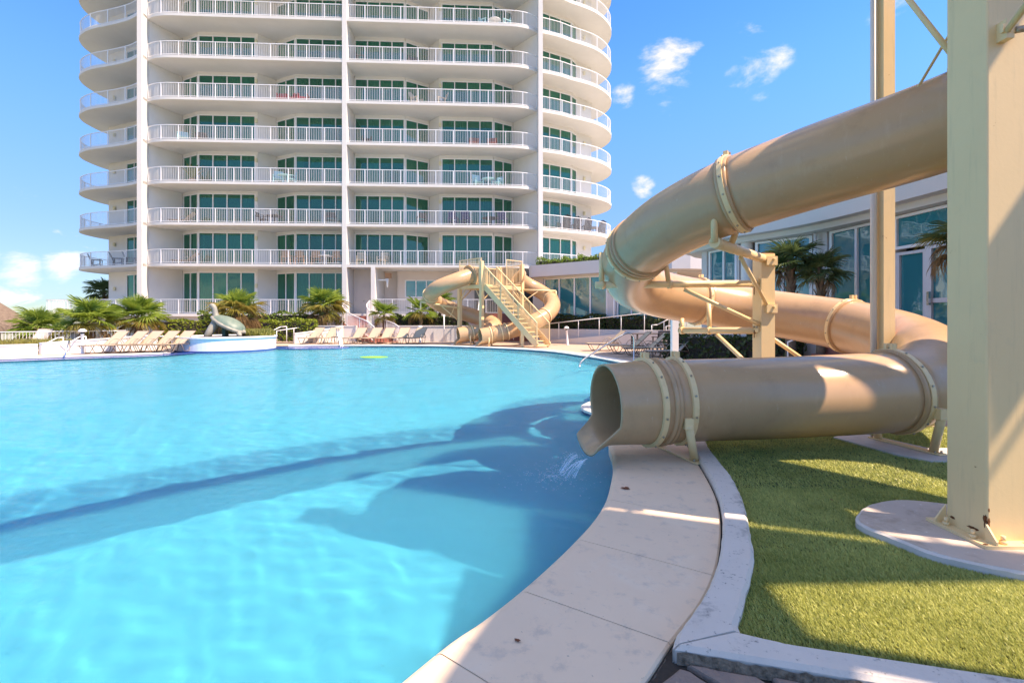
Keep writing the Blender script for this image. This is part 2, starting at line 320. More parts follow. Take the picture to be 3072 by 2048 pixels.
# pool water: a rippled mirror over clear-to-milky blue
m = bpy.data.materials.new('water'); m.use_nodes = True; MAT['water'] = m; t = m.node_tree; t.nodes.remove(t.nodes['Principled BSDF'])
rf_ = nn(t, 'ShaderNodeBsdfRefraction'); rf_.inputs['Color'].default_value = (0.93, 0.99, 1.0, 1); rf_.inputs['Roughness'].default_value = 0.0; rf_.inputs['IOR'].default_value = 1.33
gl = nn(t, 'ShaderNodeBsdfGlossy'); gl.inputs['Roughness'].default_value = 0.05
co = nn(t, 'ShaderNodeTexCoord').outputs['Object']; mp_ = nn(t, 'ShaderNodeMapping'); mp_.inputs['Scale'].default_value = (1, 1.7, 1); mp_.inputs['Rotation'].default_value = (0, 0, .3); t.links.new(co, mp_.inputs[0])
nz = nn(t, 'ShaderNodeTexNoise'); nz.inputs['Scale'].default_value = 9; nz.inputs['Detail'].default_value = 4; nz.inputs['Distortion'].default_value = .6; t.links.new(mp_.outputs[0], nz.inputs['Vector'])
bp = nn(t, 'ShaderNodeBump'); bp.inputs['Strength'].default_value = 0.7; bp.inputs['Distance'].default_value = 0.05; t.links.new(nz.outputs[0], bp.inputs['Height']); t.links.new(bp.outputs[0], gl.inputs['Normal'])
fr = nn(t, 'ShaderNodeFresnel'); fr.inputs[0].default_value = 1.33; fm_ = nn(t, 'ShaderNodeMath', operation='MULTIPLY'); t.links.new(fr.outputs[0], fm_.inputs[0]); fm_.inputs[1].default_value = 0.55
ml = nn(t, 'ShaderNodeBsdfPrincipled'); ml.subsurface_method = 'BURLEY'; ml.inputs['Base Color'].default_value = (0.045, 0.50, 0.66, 1); ml.inputs['Subsurface Weight'].default_value = 1.0     # faintly milky water body
ml.inputs['Subsurface Radius'].default_value = (0.3, 0.5, 0.65); ml.inputs['Subsurface Scale'].default_value = 1.3; ml.inputs['Specular IOR Level'].default_value = 0.0; ml.inputs['Roughness'].default_value = 1.0
mm_ = nn(t, 'ShaderNodeMixShader'); mm_.inputs[0].default_value = 0.30; t.links.new(rf_.outputs[0], mm_.inputs[1]); t.links.new(ml.outputs[0], mm_.inputs[2])
m2 = nn(t, 'ShaderNodeMixShader'); t.links.new(fm_.outputs[0], m2.inputs[0]); t.links.new(mm_.outputs[0], m2.inputs[1]); t.links.new(gl.outputs[0], m2.inputs[2]); t.links.new(m2.outputs[0], t.nodes['Material Output'].inputs[0])
m = bpy.data.materials.new('splash'); m.use_nodes = True; MAT['splash'] = m; t = m.node_tree; t.nodes.remove(t.nodes['Principled BSDF'])
tr = nn(t, 'ShaderNodeBsdfTransparent'); tr.inputs[0].default_value = (0.93, 0.98, 1, 1); gl = nn(t, 'ShaderNodeBsdfGlossy'); gl.inputs['Roughness'].default_value = 0.05
df = nn(t, 'ShaderNodeBsdfDiffuse'); df.inputs['Color'].default_value = (0.8, 0.88, 0.92, 1); a = nn(t, 'ShaderNodeAddShader'); t.links.new(gl.outputs[0], a.inputs[0]); t.links.new(df.outputs[0], a.inputs[1])
mx = nn(t, 'ShaderNodeMixShader'); mx.inputs[0].default_value = 0.13; t.links.new(tr.outputs[0], mx.inputs[1]); t.links.new(a.outputs[0], mx.inputs[2]); t.links.new(mx.outputs[0], t.nodes['Material Output'].inputs[0])

# ================================================================== SETTING: terrain, deck, pool
def sheet(name, poly, z, mt, kind='structure', holes=()):
    loops = [[Vector((p[0], p[1], 0)) for p in poly]] + [[Vector((p[0], p[1], 0)) for p in h_] for h_ in holes]
    tri = tessellate_polygon(loops); P = [p for l in loops for p in l]; mb = MB(); fs = []
    for a, b, c in tri:
        if (P[b] - P[a]).cross(P[c] - P[a]).z < 0: a, c = c, a
        fs.append((a, b, c))
    mb.add([(p.x, p.y, z) for p in P], fs); o = mb.build(name, mt); o['kind'] = kind; return o
g = MB(); g.add([(-4000, -4000, -1.7), (4000, -4000, -1.7), (4000, 6000, -1.7), (-4000, 6000, -1.7)], [(0, 1, 2, 3)]); tag(g.build('terrain', 'terrain'), kind='structure')
tl = MB()
for i in range(60):                                      # far wooded shore along the horizon
    x = -1500 + i * 30; hgt = 1.0 + 5.0 * random.random() + 3 * math.sin(i * .7)
    tl.add([(x, 900, -1.7), (x + 42, 900, -1.7), (x + 36, 915, max(1.5, hgt)), (x + 8, 915, max(1.2, hgt * .9)), (x, 960, -1.7), (x + 42, 960, -1.7)], [(0, 1, 2, 3), (1, 5, 2), (0, 3, 4), (3, 2, 5, 4)])
tag(tl.build('far_wooded_shore', 'treeline'), kind='structure')

EDGE = [(-1.3, .8), (-.82, 1.5), (-.33, 2.25), (.057, 2.76), (.45, 3.40), (.80, 4.15), (1.0, 4.87), (1.12, 5.5), (1.18, 6.0), (1.36, 6.6), (1.5, 7.1), (1.5, 7.6), (1.3, 8.05), (1.19, 8.5), (1.36, 8.95), (1.95, 9.9),
        (3.0, 12.4), (3.85, 15), (3.86, 16.8), (3.36, 19.1), (2.77, 20.8), (1.88, 23.0), (.5, 24.7), (-1.02, 25.9), (-2.95, 27.1), (-5, 27.9), (-7, 28.1), (-10, 28.1), (-11.6, 28), (-12.7, 27.6), (-14.6, 27.4), (-16.4, 26.0),
        (-15.95, 23.8), (-15.3, 22.3), (-15.7, 21.4), (-17.4, 20.25), (-19.3, 18.8), (-22, 16), (-24, 10), (-23, 2), (-16, -4), (-8, -5), (-3.5, -2.5)]
PE = [(p.x, p.y) for p in spline([(x, y, 0) for x, y in EDGE], 0.25, closed=True)]
WZ = -0.10
iN = min(range(len(PE)), key=lambda i: (PE[i][0] - 1.5) ** 2 + (PE[i][1] - 7.1) ** 2)
ring = PE[iN:] + PE[:1]
sheet('pool_deck', ring + [(-1.3, -14), (-34, -14), (-34, 22.6), (-24, 24.6), (-24, 48), (22, 48), (22, 6.95), (2.33, 6.95)], -0.012, 'deck')
sheet('sand_bed', [(-.7, -14), (22, -14), (22, 6.95), (1.9, 6.95), (1.5, 5), (1.2, 4), (.72, 2.9), (.2, 2.1), (-.35, 1.2), (-.7, .7)], -0.028, 'joint')
def inside(x, y, poly):
    r = np.zeros(len(x), bool); j = len(poly) - 1
    for i in range(len(poly)):
        xi, yi = poly[i]; xj, yj = poly[j]; c = ((yi > y) != (yj > y)) & (x < (xj - xi) * (y - yi) / (yj - yi + 1e-12) + xi); r ^= c; j = i
    return r
def water_grid():
    big = [(p[0], p[1]) for p in offset_line(PE + [PE[0]], -0.06)]
    gx = np.concatenate([np.arange(-25, -6, .16), np.arange(-6, 2.3, .045), np.arange(2.3, 4.4, .12)]); gy = np.concatenate([np.arange(-5.5, 1.4, .2), np.arange(1.4, 9, .045), np.arange(9, 30, .12)])
    X, Y = np.meshgrid(gx, gy); x, y = X.ravel(), Y.ravel(); z = np.zeros_like(x); r_ = np.random.default_rng(5)
    for i in range(38):
        lam = 0.15 * 1.055 ** i if i < 30 else .8 * 1.25 ** (i - 30); th = r_.normal(1.0, .6); k = 2 * np.pi / lam; amp = (.0105 if i < 30 else .008) / k
        env = 0.55 + 0.45 * np.sin(x * r_.uniform(.1, .6) + y * r_.uniform(.1, .6) + r_.uniform(0, 6))
        ph_ = k * (x * np.cos(th) + y * np.sin(th)) + 2.2 * np.sin(.7 * x + .9 * y + i) + 1.3 * np.sin(1.9 * x - 1.3 * y + 2 * i); z += amp * env * np.sin(ph_ + r_.uniform(0, 6.28)) * np.where(y > 12, .3 if lam < .3 else 1, 1)
    z += WZ; keep = inside(x, y, big); nx = len(gx); ny = len(gy); idx = np.arange(nx * ny).reshape(ny, nx); kk = keep.reshape(ny, nx)
    q = kk[:-1, :-1] | kk[1:, :-1] | kk[:-1, 1:] | kk[1:, 1:]; Fq = np.stack([idx[:-1, :-1][q], idx[:-1, 1:][q], idx[1:, 1:][q], idx[1:, :-1][q]], 1)
    used = np.unique(Fq); mp_ = np.full(nx * ny, -1); mp_[used] = np.arange(len(used)); o = arrays_obj('pool_water', np.stack([x, y, z], 1)[used], mp_[Fq], 'water', None, 4)
    o.data.polygons.foreach_set('use_smooth', np.ones(len(Fq), bool)); o['kind'] = 'structure'; return o
ws = water_grid(); ws.cycles.is_caustics_caster = True
fl_ = sheet('pool_floor', PE, -1.35, 'pool_plaster'); fl_.cycles.is_caustics_receiver = True
sl.cycles.is_caustics_light = True
def ribbon(name, P, za, zb, mt, closed=False, parent=None):
    mb = MB(); n = len(P); mb.add([(p[0], p[1], za) for p in P] + [(p[0], p[1], zb) for p in P], [(i, (i + 1) % n, n + (i + 1) % n, n + i) for i in range(n if closed else n - 1)]); o = mb.build(name, mt, parent)
    if parent is None: o['kind'] = 'structure'
    return o
ribbon('pool_wall', PE, -1.36, -0.22, 'pool_plaster', True)
ribbon('tile_band', PE, -0.22, -0.045, 'tile_dark', True)
# coping round the far and left rim
def strip(name, P, w_, z0, z1, mt, side=1):
    Q = offset_line(P, -w_ * side); Pi = offset_line(P, 0.025 * side); n = len(P); mb = MB()
    v = []; 
    for i in range(n): v += [(Pi[i][0], Pi[i][1], z0), (Pi[i][0], Pi[i][1], z1 - .015), (P[i][0], P[i][1], z1), (Q[i][0], Q[i][1], z1), (Q[i][0], Q[i][1], z0)]
    f = []
    for i in range(n - 1):
        b = i * 5; c = b + 5; f += [(b, c, c + 1, b + 1), (b + 1, c + 1, c + 2, b + 2), (b + 2, c + 2, c + 3, b + 3), (b + 3, c + 3, c + 4, b + 4)]
    mb.add(v, f); o = mb.build(name, mt); o['kind'] = 'structure'; return o
iF = min(range(len(PE)), key=lambda i: (PE[i][0] + 12.7) ** 2 + (PE[i][1] - 27.6) ** 2)
strip('coping', PE[iN:iF], 0.46, -0.05, 0.004, 'coping_white')
iL = min(range(len(PE)), key=lambda i: (PE[i][0] + 15.95) ** 2 + (PE[i][1] - 23.8) ** 2)
strip('coping', PE[iL:] + PE[:1], 0.5, -0.05, 0.004, 'coping_white')
# blue tiled shallow ledges just awash along the left rim and beside the planter
lg = PE[iL - 2:iL + 75]; lo_ = offset_line(lg, 0.95)
mb = MB(); n = len(lg); mb.add([(p[0], p[1], WZ + .032) for p in lg] + [(p[0], p[1], WZ + .032) for p in lo_], [(i, i + 1, n + i + 1, n + i) for i in range(n - 1)]); tag(mb.build('tiled_ledge', 'tile_blue'), kind='structure')
c0 = (-11.0, 27.1); mb = MB(); mb.prism([(c0[0] + 2.2 * math.cos(a_ * .2618), c0[1] + 1.05 * math.sin(a_ * .2618)) for a_ in range(24)], WZ - .2, WZ + .030); tag(mb.build('tiled_ledge', 'tile_blue'), kind='structure')

# near coping slabs, each its own piece
SL_IN = [(-1.3, .8), (-.82, 1.5), (-.33, 2.25), (-.13, 2.5), (.057, 2.76), (.25, 3.06), (.45, 3.40), (.64, 3.76), (.80, 4.15), (.93, 4.6), (1.03, 5.0), (1.12, 5.5), (1.18, 6.0), (1.36, 6.6), (1.5, 7.1)]
SL_OUT = [(-.5, .4), (-.15, 1.2), (.22, 1.80), (.50, 2.02), (.733, 2.317), (.98, 2.62), (1.18, 2.926), (1.37, 3.30), (1.547, 3.713), (1.70, 4.16), (1.82, 4.65), (1.98, 5.45), (2.07, 5.9), (2.18, 6.4), (2.30, 6.93)]
joints = [0, 2, 4, 6, 8, 11, 14]
cr = thing('pool_coping', 'beige painted coping slabs along the curved near rim of the pool', 'coping', (.6, 3.2, 0))
def fine_poly(a, b):
    return [(p.x, p.y) for p in spline([(x, y, 0) for x, y in a], 0.09)], [(p.x, p.y) for p in spline([(x, y, 0) for x, y in b], 0.09)]
for k in range(len(joints) - 1):
    a, b = joints[k], joints[k + 1]
    # sample the full splines so that the rim stays smooth across slabs
    def sub(pts):
        full = []
        for i in range(a, b):
            p0, p1, p2, p3 = pts[max(i - 1, 0)], pts[i], pts[i + 1], pts[min(i + 2, len(pts) - 1)]
            for q in range(5):
                t_ = q / 5; f_ = lambda d: 0.5 * (2 * p1[d] + (p2[d] - p0[d]) * t_ + (2 * p0[d] - 5 * p1[d] + 4 * p2[d] - p3[d]) * t_ ** 2 + (3 * p1[d] - p0[d] - 3 * p2[d] + p3[d]) * t_ ** 3)
                full.append((f_(0), f_(1)))
        return full + [pts[b]]
    I, O = sub(SL_IN), sub(SL_OUT); gap = 0.0035
    def pull(P):
        d0 = (Vector(P[1]) - Vector(P[0])).normalized(); d1 = (Vector(P[-2]) - Vector(P[-1])).normalized()
        P[0] = tuple(Vector(P[0]) + d0 * gap); P[-1] = tuple(Vector(P[-1]) + d1 * gap); return P
    I, O = pull(I), pull(O); I2 = offset_line(I, 0.02)
    n = len(I); mb = MB(); v = []
    for i in range(n):
        ip, op = Vector(I[i]), Vector(O[i]); d = (op - ip)
        v += [(I2[i][0], I2[i][1], -.10), (I2[i][0], I2[i][1], -.022), (*(ip + d * .012), -.004), (*(ip + d * .035), 0), (*(ip + d * .33), .001), (*(ip + d * .66), 0), (*(op - d * .012), -.001), (op.x, op.y, -.012), (op.x, op.y, -.16)]
    f = [(i * 9 + q, i * 9 + q + 1, i * 9 + 10 + q, i * 9 + 9 + q) for i in range(n - 1) for q in range(8)]
    f += [tuple(range(8, -1, -1)), tuple((n - 1) * 9 + q for q in range(9))]
    mb.add(v, [x[::-1] for x in f]); mb.build('coping_slab', 'coping_tan', cr)
mb = MB(); n = len(SL_OUT[:5]); P = SL_OUT[:5]; Q = offset_line(P, -0.006)   # broken raw edge facing the pavers
vv = []
for i, p in enumerate(spline([(x, y, 0) for x, y in Q], .03)):
    j = random.uniform(-.008, .008); vv += [(p.x + j, p.y - .004 + j, -.012 - random.random() * .02), (p.x + .012 + j, p.y - .02 + j, -.05)]
mb.add(vv, [(i, i + 2, i + 3, i + 1) for i in range(0, len(vv) - 2, 2)]); mb.build('raw_edge', 'raw_concrete', cr)
ribbon('coping_tile_strip', SL_IN, -.22, -.09, 'tile_dark', parent=cr)  # dark tiled strip under the edge of the near slabs

# kerb round the turf
K_IN = [(.715, 2.224), (.76, 2.31), (1.0, 2.62), (1.195, 2.925), (1.385, 3.30), (1.562, 3.713), (1.715, 4.16), (1.835, 4.65), (1.995, 5.45), (2.085, 5.9), (2.195, 6.4), (2.315, 6.93)]
K_OUT = [(1.062, 2.335), (1.075, 2.38), (1.27, 2.70), (1.47, 3.04), (1.66, 3.50), (1.82, 3.92), (1.955, 4.35), (2.06, 4.78), (2.19, 5.5), (2.30, 5.95), (2.42, 6.4), (2.56, 6.93)]
kb = thing('kerb', 'weathered white concrete kerb with black stains edging the turf', 'kerb', (1.5, 3.2, 0))
def jit(P, a): return [(x + random.uniform(-a, a), y + random.uniform(-a, a)) for x, y in P]
i1 = [(p.x, p.y) for p in spline([(*p, 0) for p in K_IN], .07)]; o1 = [(p.x, p.y) for p in spline([(*p, 0) for p in K_OUT], .07)]
def resample(P, n):
    P = [Vector((*p, 0)) for p in P]; s = arc_len(P); o = []
    for k in range(n):
        d = s[-1] * k / (n - 1); j = next((i for i in range(1, len(s)) if s[i] >= d - 1e-9), len(s) - 1); f = (d - s[j - 1]) / max(1e-9, s[j] - s[j - 1]); q = P[j - 1].lerp(P[j], f); o.append((q.x, q.y))
    return o
def kerb_run(I, O, zt=.05, zb=-.17, name='kerb_stone', mt='kerb', low=None):
    n = 90; I, O = resample(I, n), resample(O, n); mb = MB(); v = []; C = 6
    for i in range(n):
        ip = Vector(I[i]) + Vector((random.uniform(-.003, .003), 0)); op = Vector(O[i]) + Vector((random.uniform(-.004, .004), 0)); d = op - ip
        v += [(ip.x, ip.y, zb), (ip.x, ip.y, zt - .02), (*(ip + d * .09), zt), (*(op - d * .10), zt + .002), (op.x, op.y, zt - .018), (op.x, op.y, zb)]
    f = [(i * C + q, i * C + q + 1, i * C + C + q + 1, i * C + C + q) for i in range(n - 1) for q in range(C - 1)] + [tuple(range(C - 1, -1, -1)), tuple((n - 1) * C + q for q in range(C))]
    mb.add(v, [x[::-1] for x in f]); return mb.build(name, mt, kb)
kerb_run(i1, o1)
kerb_run([(.722, 2.218), (1.6, 1.985), (2.6, 1.72), (4.4, 1.25)], [(1.066, 2.318), (1.27, 2.225), (2.05, 2.02), (4.5, 1.42)], .0515)
mb = MB(); PF = resample([(.728, 2.208), (1.6, 1.975), (2.6, 1.71), (4.4, 1.24)], 120); vv = []   # mould-black foot of the kerb
for p in PF: j = random.uniform(-.006, .006); vv += [(p[0], p[1] - .002 + j * .3, .028 + j), (p[0] - .002, p[1] - .006 + j * .5, .008), (p[0] - .004, p[1] - .012 + j * .5, -.02)]
mb.add(vv, [(i * 3 + q, i * 3 + q + 1, i * 3 + 4 + q, i * 3 + 3 + q) for i in range(len(PF) - 1) for q in range(2)]); mb.build('mouldy_foot', 'mould', kb)

# flagstone pavers in the near corner
pv = thing('paver_path', 'rough brown flagstone pavers laid beside the coping slab end', 'paving', (1.2, 1.7, -.16))
def paver(poly):
    poly = [(x, y + .055) for x, y in poly]
    c = Vector((sum(p[0] for p in poly) / len(poly), sum(p[1] for p in poly) / len(poly))); mb = MB(); fine_ = resample(poly + [poly[0]], 22)[:-1]; v = []
    for p in fine_:
        q = Vector(p); e = q + (c - q).normalized() * (.009 + random.random() * .004); e2 = q + (c - q).normalized() * .028
        v += [(e.x, e.y, -.06), (e.x, e.y, -.016), (e2.x, e2.y, -.003 + random.uniform(-.002, .002))]
    n = len(fine_); f = [(i * 3 + q, ((i + 1) % n) * 3 + q, ((i + 1) % n) * 3 + q + 1, i * 3 + q + 1) for i in range(n) for q in range(2)]
    v.append((c.x, c.y, .0)); f += [(i * 3 + 2, ((i + 1) % n) * 3 + 2, 3 * n) for i in range(n)]
    mb.add(v, f); mb.build('paver', 'paver', pv)
for poly in ([(.60, 2.02), (.74, 2.13), (.90, 1.93), (.86, 1.78), (.55, 1.80)], [(.755, 2.135), (1.06, 2.065), (1.10, 1.80), (.93, 1.74), (.915, 1.93)], [(1.085, 2.06), (1.42, 1.975), (1.50, 1.70), (1.22, 1.66), (1.12, 1.80)],
             [(1.45, 1.965), (1.90, 1.845), (1.88, 1.55), (1.52, 1.66)], [(.50, 1.78), (.85, 1.75), (.80, 1.42), (.35, 1.50)], [(.87, 1.74), (1.20, 1.64), (1.12, 1.36), (.82, 1.40)], [(1.93, 1.84), (2.4, 1.72), (2.35, 1.4), (1.92, 1.5)]):
    paver(poly)

# turf
TURF = [(1.08, 2.34)] + o1[2:] + [(8.8, 6.93), (8.8, 1.2), (5.4, 1.2), (4.5, 1.43), (2.05, 2.03), (1.27, 2.235)]
tb = sheet('turf_bed', TURF, 0.0, 'turf_base')
PADC = (3.10, 3.40)
pad = [(PADC[0] + (.63 + .03 * math.sin(3 * a) + .02 * math.sin(7 * a)) * math.cos(a), PADC[1] + (.575 + .02 * math.cos(4 * a)) * math.sin(a)) for a in [k * 2 * math.pi / 72 for k in range(72)]]
pr = thing('column_footing', 'round pale concrete footing under the big yellow column on the turf', 'footing', (PADC[0], PADC[1], 0))
mb = MB(); n = 72; v = []
for x, y in pad:
    d = Vector((PADC[0] - x, PADC[1] - y)).normalized(); v += [(x, y, -.05), (x, y, .045 + random.uniform(-.003, .003)), (x + d.x * .02, y + d.y * .02, .058)]
mb.add(v, [(i * 3 + q, ((i + 1) % n) * 3 + q, ((i + 1) % n) * 3 + q + 1, i * 3 + q + 1) for i in range(n) for q in range(2)]); mb.build('rim', 'pad_rim', pr)
mb = MB(); mb.prism([(PADC[0] + (x - PADC[0]) * .968, PADC[1] + (y - PADC[1]) * .968) for x, y in pad], .03, .0585); mb.build('top', 'pad', pr)
pad2 = [(4.02, 6.25), (4.19, 5.44), (4.36, 5.2), (5.3, 5.2), (5.3, 5.72), (4.76, 5.72), (4.5, 6.5)]
mb = MB(); mb.prism(pad2, -.02, .022); tag(mb.build('support_footing', 'pad_rim'), 'grey concrete slab in the turf under the slide support leg', 'footing')
def inside(x, y, poly):
    r = np.zeros(len(x), bool); j = len(poly) - 1
    for i in range(len(poly)):
        xi, yi = poly[i]; xj, yj = poly[j]; c = ((yi > y) != (yj > y)) & (x < (xj - xi) * (y - yi) / (yj - yi + 1e-12) + xi); r ^= c; j = i
    return r
# artificial grass blades, denser near the lens
bx = []
for (x0, x1, y0, y1, dens) in ((1.0, 3.4, 1.7, 3.2, 42000), (1.4, 4.6, 3.2, 4.4, 26000), (1.6, 6.0, 4.4, 6.9, 11000)):
    m_ = int((x1 - x0) * (y1 - y0) * dens); bx.append(np.stack([rng.uniform(x0, x1, m_), rng.uniform(y0, y1, m_)], 1))
bx = np.concatenate(bx); k = inside(bx[:, 0], bx[:, 1], TURF) & ~inside(bx[:, 0], bx[:, 1], [(PADC[0] + (x - PADC[0]) * 1.0, PADC[1] + (y - PADC[1]) * 1.0) for x, y in pad]) & ~inside(bx[:, 0], bx[:, 1], pad2)
k &= bx[:, 0] / bx[:, 1] < 1.12; bx = bx[k]; m_ = len(bx)
an = rng.uniform(0, 2 * np.pi, m_); wd = rng.uniform(.0016, .0030, m_) * (0.7 + 0.22 * bx[:, 1]); hg = rng.uniform(.011, .022, m_)
flow = 0.6 * np.sin(bx[:, 0] * 2.1 + bx[:, 1] * 1.7) + 2.4; la = flow + rng.normal(0, .9, m_); ln = rng.uniform(.006, .026, m_)
b0 = np.stack([bx[:, 0] - np.cos(an) * wd, bx[:, 1] - np.sin(an) * wd, np.full(m_, -.002)], 1); b1 = np.stack([bx[:, 0] + np.cos(an) * wd, bx[:, 1] + np.sin(an) * wd, np.full(m_, -.002)], 1)
tp = np.stack([bx[:, 0] + np.cos(la) * ln, bx[:, 1] + np.sin(la) * ln, hg], 1)
V = np.stack([b0, b1, tp], 1).reshape(-1, 3); gr = arrays_obj('turf_grass', V, np.arange(3 * m_).reshape(-1, 3), 'turf'); tag(gr, 'green artificial turf between the kerb and the slide', 'turf', kind='stuff')

# ================================================================== shared builders
def at_len(P, S, d):
    d = max(0, min(S[-1], d)); j = next((i for i in range(1, len(S)) if S[i] >= d), len(S) - 1); f = (d - S[j - 1]) / max(1e-9, S[j] - S[j - 1]); return P[j - 1].lerp(P[j], f)
def tan_at(P, S, d): return (at_len(P, S, d + .02) - at_len(P, S, d - .02)).normalized()
BOXM = {}
def box_mesh(name, d, mt):
    k = (name, d, mt)
    if k not in BOXM:
        mb = MB(); mb.box((0, 0, 0), d); me = bpy.data.meshes.new(name); me.from_pydata(mb.v, [], mb.f); me.materials.append(MAT[mt]); BOXM[k] = me
    return BOXM[k]
def railing(parent, path, h=1.07, gap=0.125, post=1.35, mt='white_metal', name='railing', pw=.0135, rw=.045, base=0.09, posts=True, label=None, thick=.05):
    """path: base line in 3d; a top and a bottom rail, posts and pickets"""
    P = [Vector(p) for p in path]; S = arc_len(P); mb = MB(); up = Vector((0, 0, 1))
    for i in range(len(P) - 1): mb.bar(P[i] + up * (h - rw / 2), P[i + 1] + up * (h - rw / 2), rw, rw)
    r = mb.build(name, mt, parent); mb = MB()
    for i in range(len(P) - 1): mb.bar(P[i] + up * base, P[i + 1] + up * base, rw * .7, rw * .7)
    mb.build('bottom_rail', mt, r)
    if label: r['label'] = label
    pk = MB(); n = int(S[-1] / gap)
    for i in range(1, n):
        p = at_len(P, S, S[-1] * i / n); a = pw / 2
        pk.add([p + Vector((x, y, z_)) for z_ in (base, h - rw) for x, y in ((-a, -a), (a, -a), (a, a), (-a, a))], [(0, 1, 5, 4), (1, 2, 6, 5), (2, 3, 7, 6), (3, 0, 4, 7)])
    k = pk.build('pickets', mt, r); k['kind'] = 'stuff'
    if posts:
        m_ = max(1, round(S[-1] / post)); me = box_mesh('post', (thick, thick, h), mt); o = ORG[r.name]
        for i in range(m_ + 1):
            p = at_len(P, S, S[-1] * i / m_); q = bpy.data.objects.new('post', me); link(q, r); q.location = p - o + up * h / 2
    return r

# ================================================================== water slides
TR = 0.447
def sweep(P, r_out, r_in, n=40, bead=None):
    """outer and inner shell along P with z-up frames, joined by end rims"""
    m_ = len(P); v = []; f = []; 
    for sh, r in ((0, r_out), (1, r_in)):
        for i in range(m_):
            t_ = (P[min(i + 1, m_ - 1)] - P[max(i - 1, 0)]).normalized(); s_ = t_.cross(Vector((0, 0, 1))).normalized(); u_ = s_.cross(t_)
            v += [P[i] + (s_ * math.cos(k * 2 * math.pi / n) + u_ * math.sin(k * 2 * math.pi / n)) * r for k in range(n)]
    N_ = m_ * n
    for i in range(m_ - 1):
        for k in range(n):
            a, b, c, d = i * n + k, i * n + (k + 1) % n, (i + 1) * n + (k + 1) % n, (i + 1) * n + k; f += [(a, b, c, d), (N_ + d, N_ + c, N_ + b, N_ + a)]
    for k in range(n):
        a, b = k, (k + 1) % n; f += [(b, a, N_ + a, N_ + b)]; a += (m_ - 1) * n; b += (m_ - 1) * n; f += [(a, b, N_ + b, N_ + a)]
    return v, f
def ring_at(P, S, d, r0, r1, wdt, n=40):
    c = at_len(P, S, d); t_ = tan_at(P, S, d); s_ = t_.cross(Vector((0, 0, 1))).normalized(); u_ = s_.cross(t_); v = []
    for rr, off in ((r0, -wdt / 2), (r1, -wdt / 2 * .9), (r1, wdt / 2 * .9), (r0, wdt / 2)):
        v += [c + t_ * off + (s_ * math.cos(k * 2 * math.pi / n) + u_ * math.sin(k * 2 * math.pi / n)) * rr for k in range(n)]
    return v, [(i * n + k, i * n + (k + 1) % n, (i + 1) * n + (k + 1) % n, (i + 1) * n + k) for i in range(3) for k in range(n)]
def frame_at(P, S, d):
    c = at_len(P, S, d); t_ = tan_at(P, S, d); s_ = t_.cross(Vector((0, 0, 1))).normalized(); return c, t_, s_, s_.cross(t_)
def near_len(P, S, q): q = Vector(q); return S[min(range(len(P)), key=lambda i: (P[i] - q).length)]
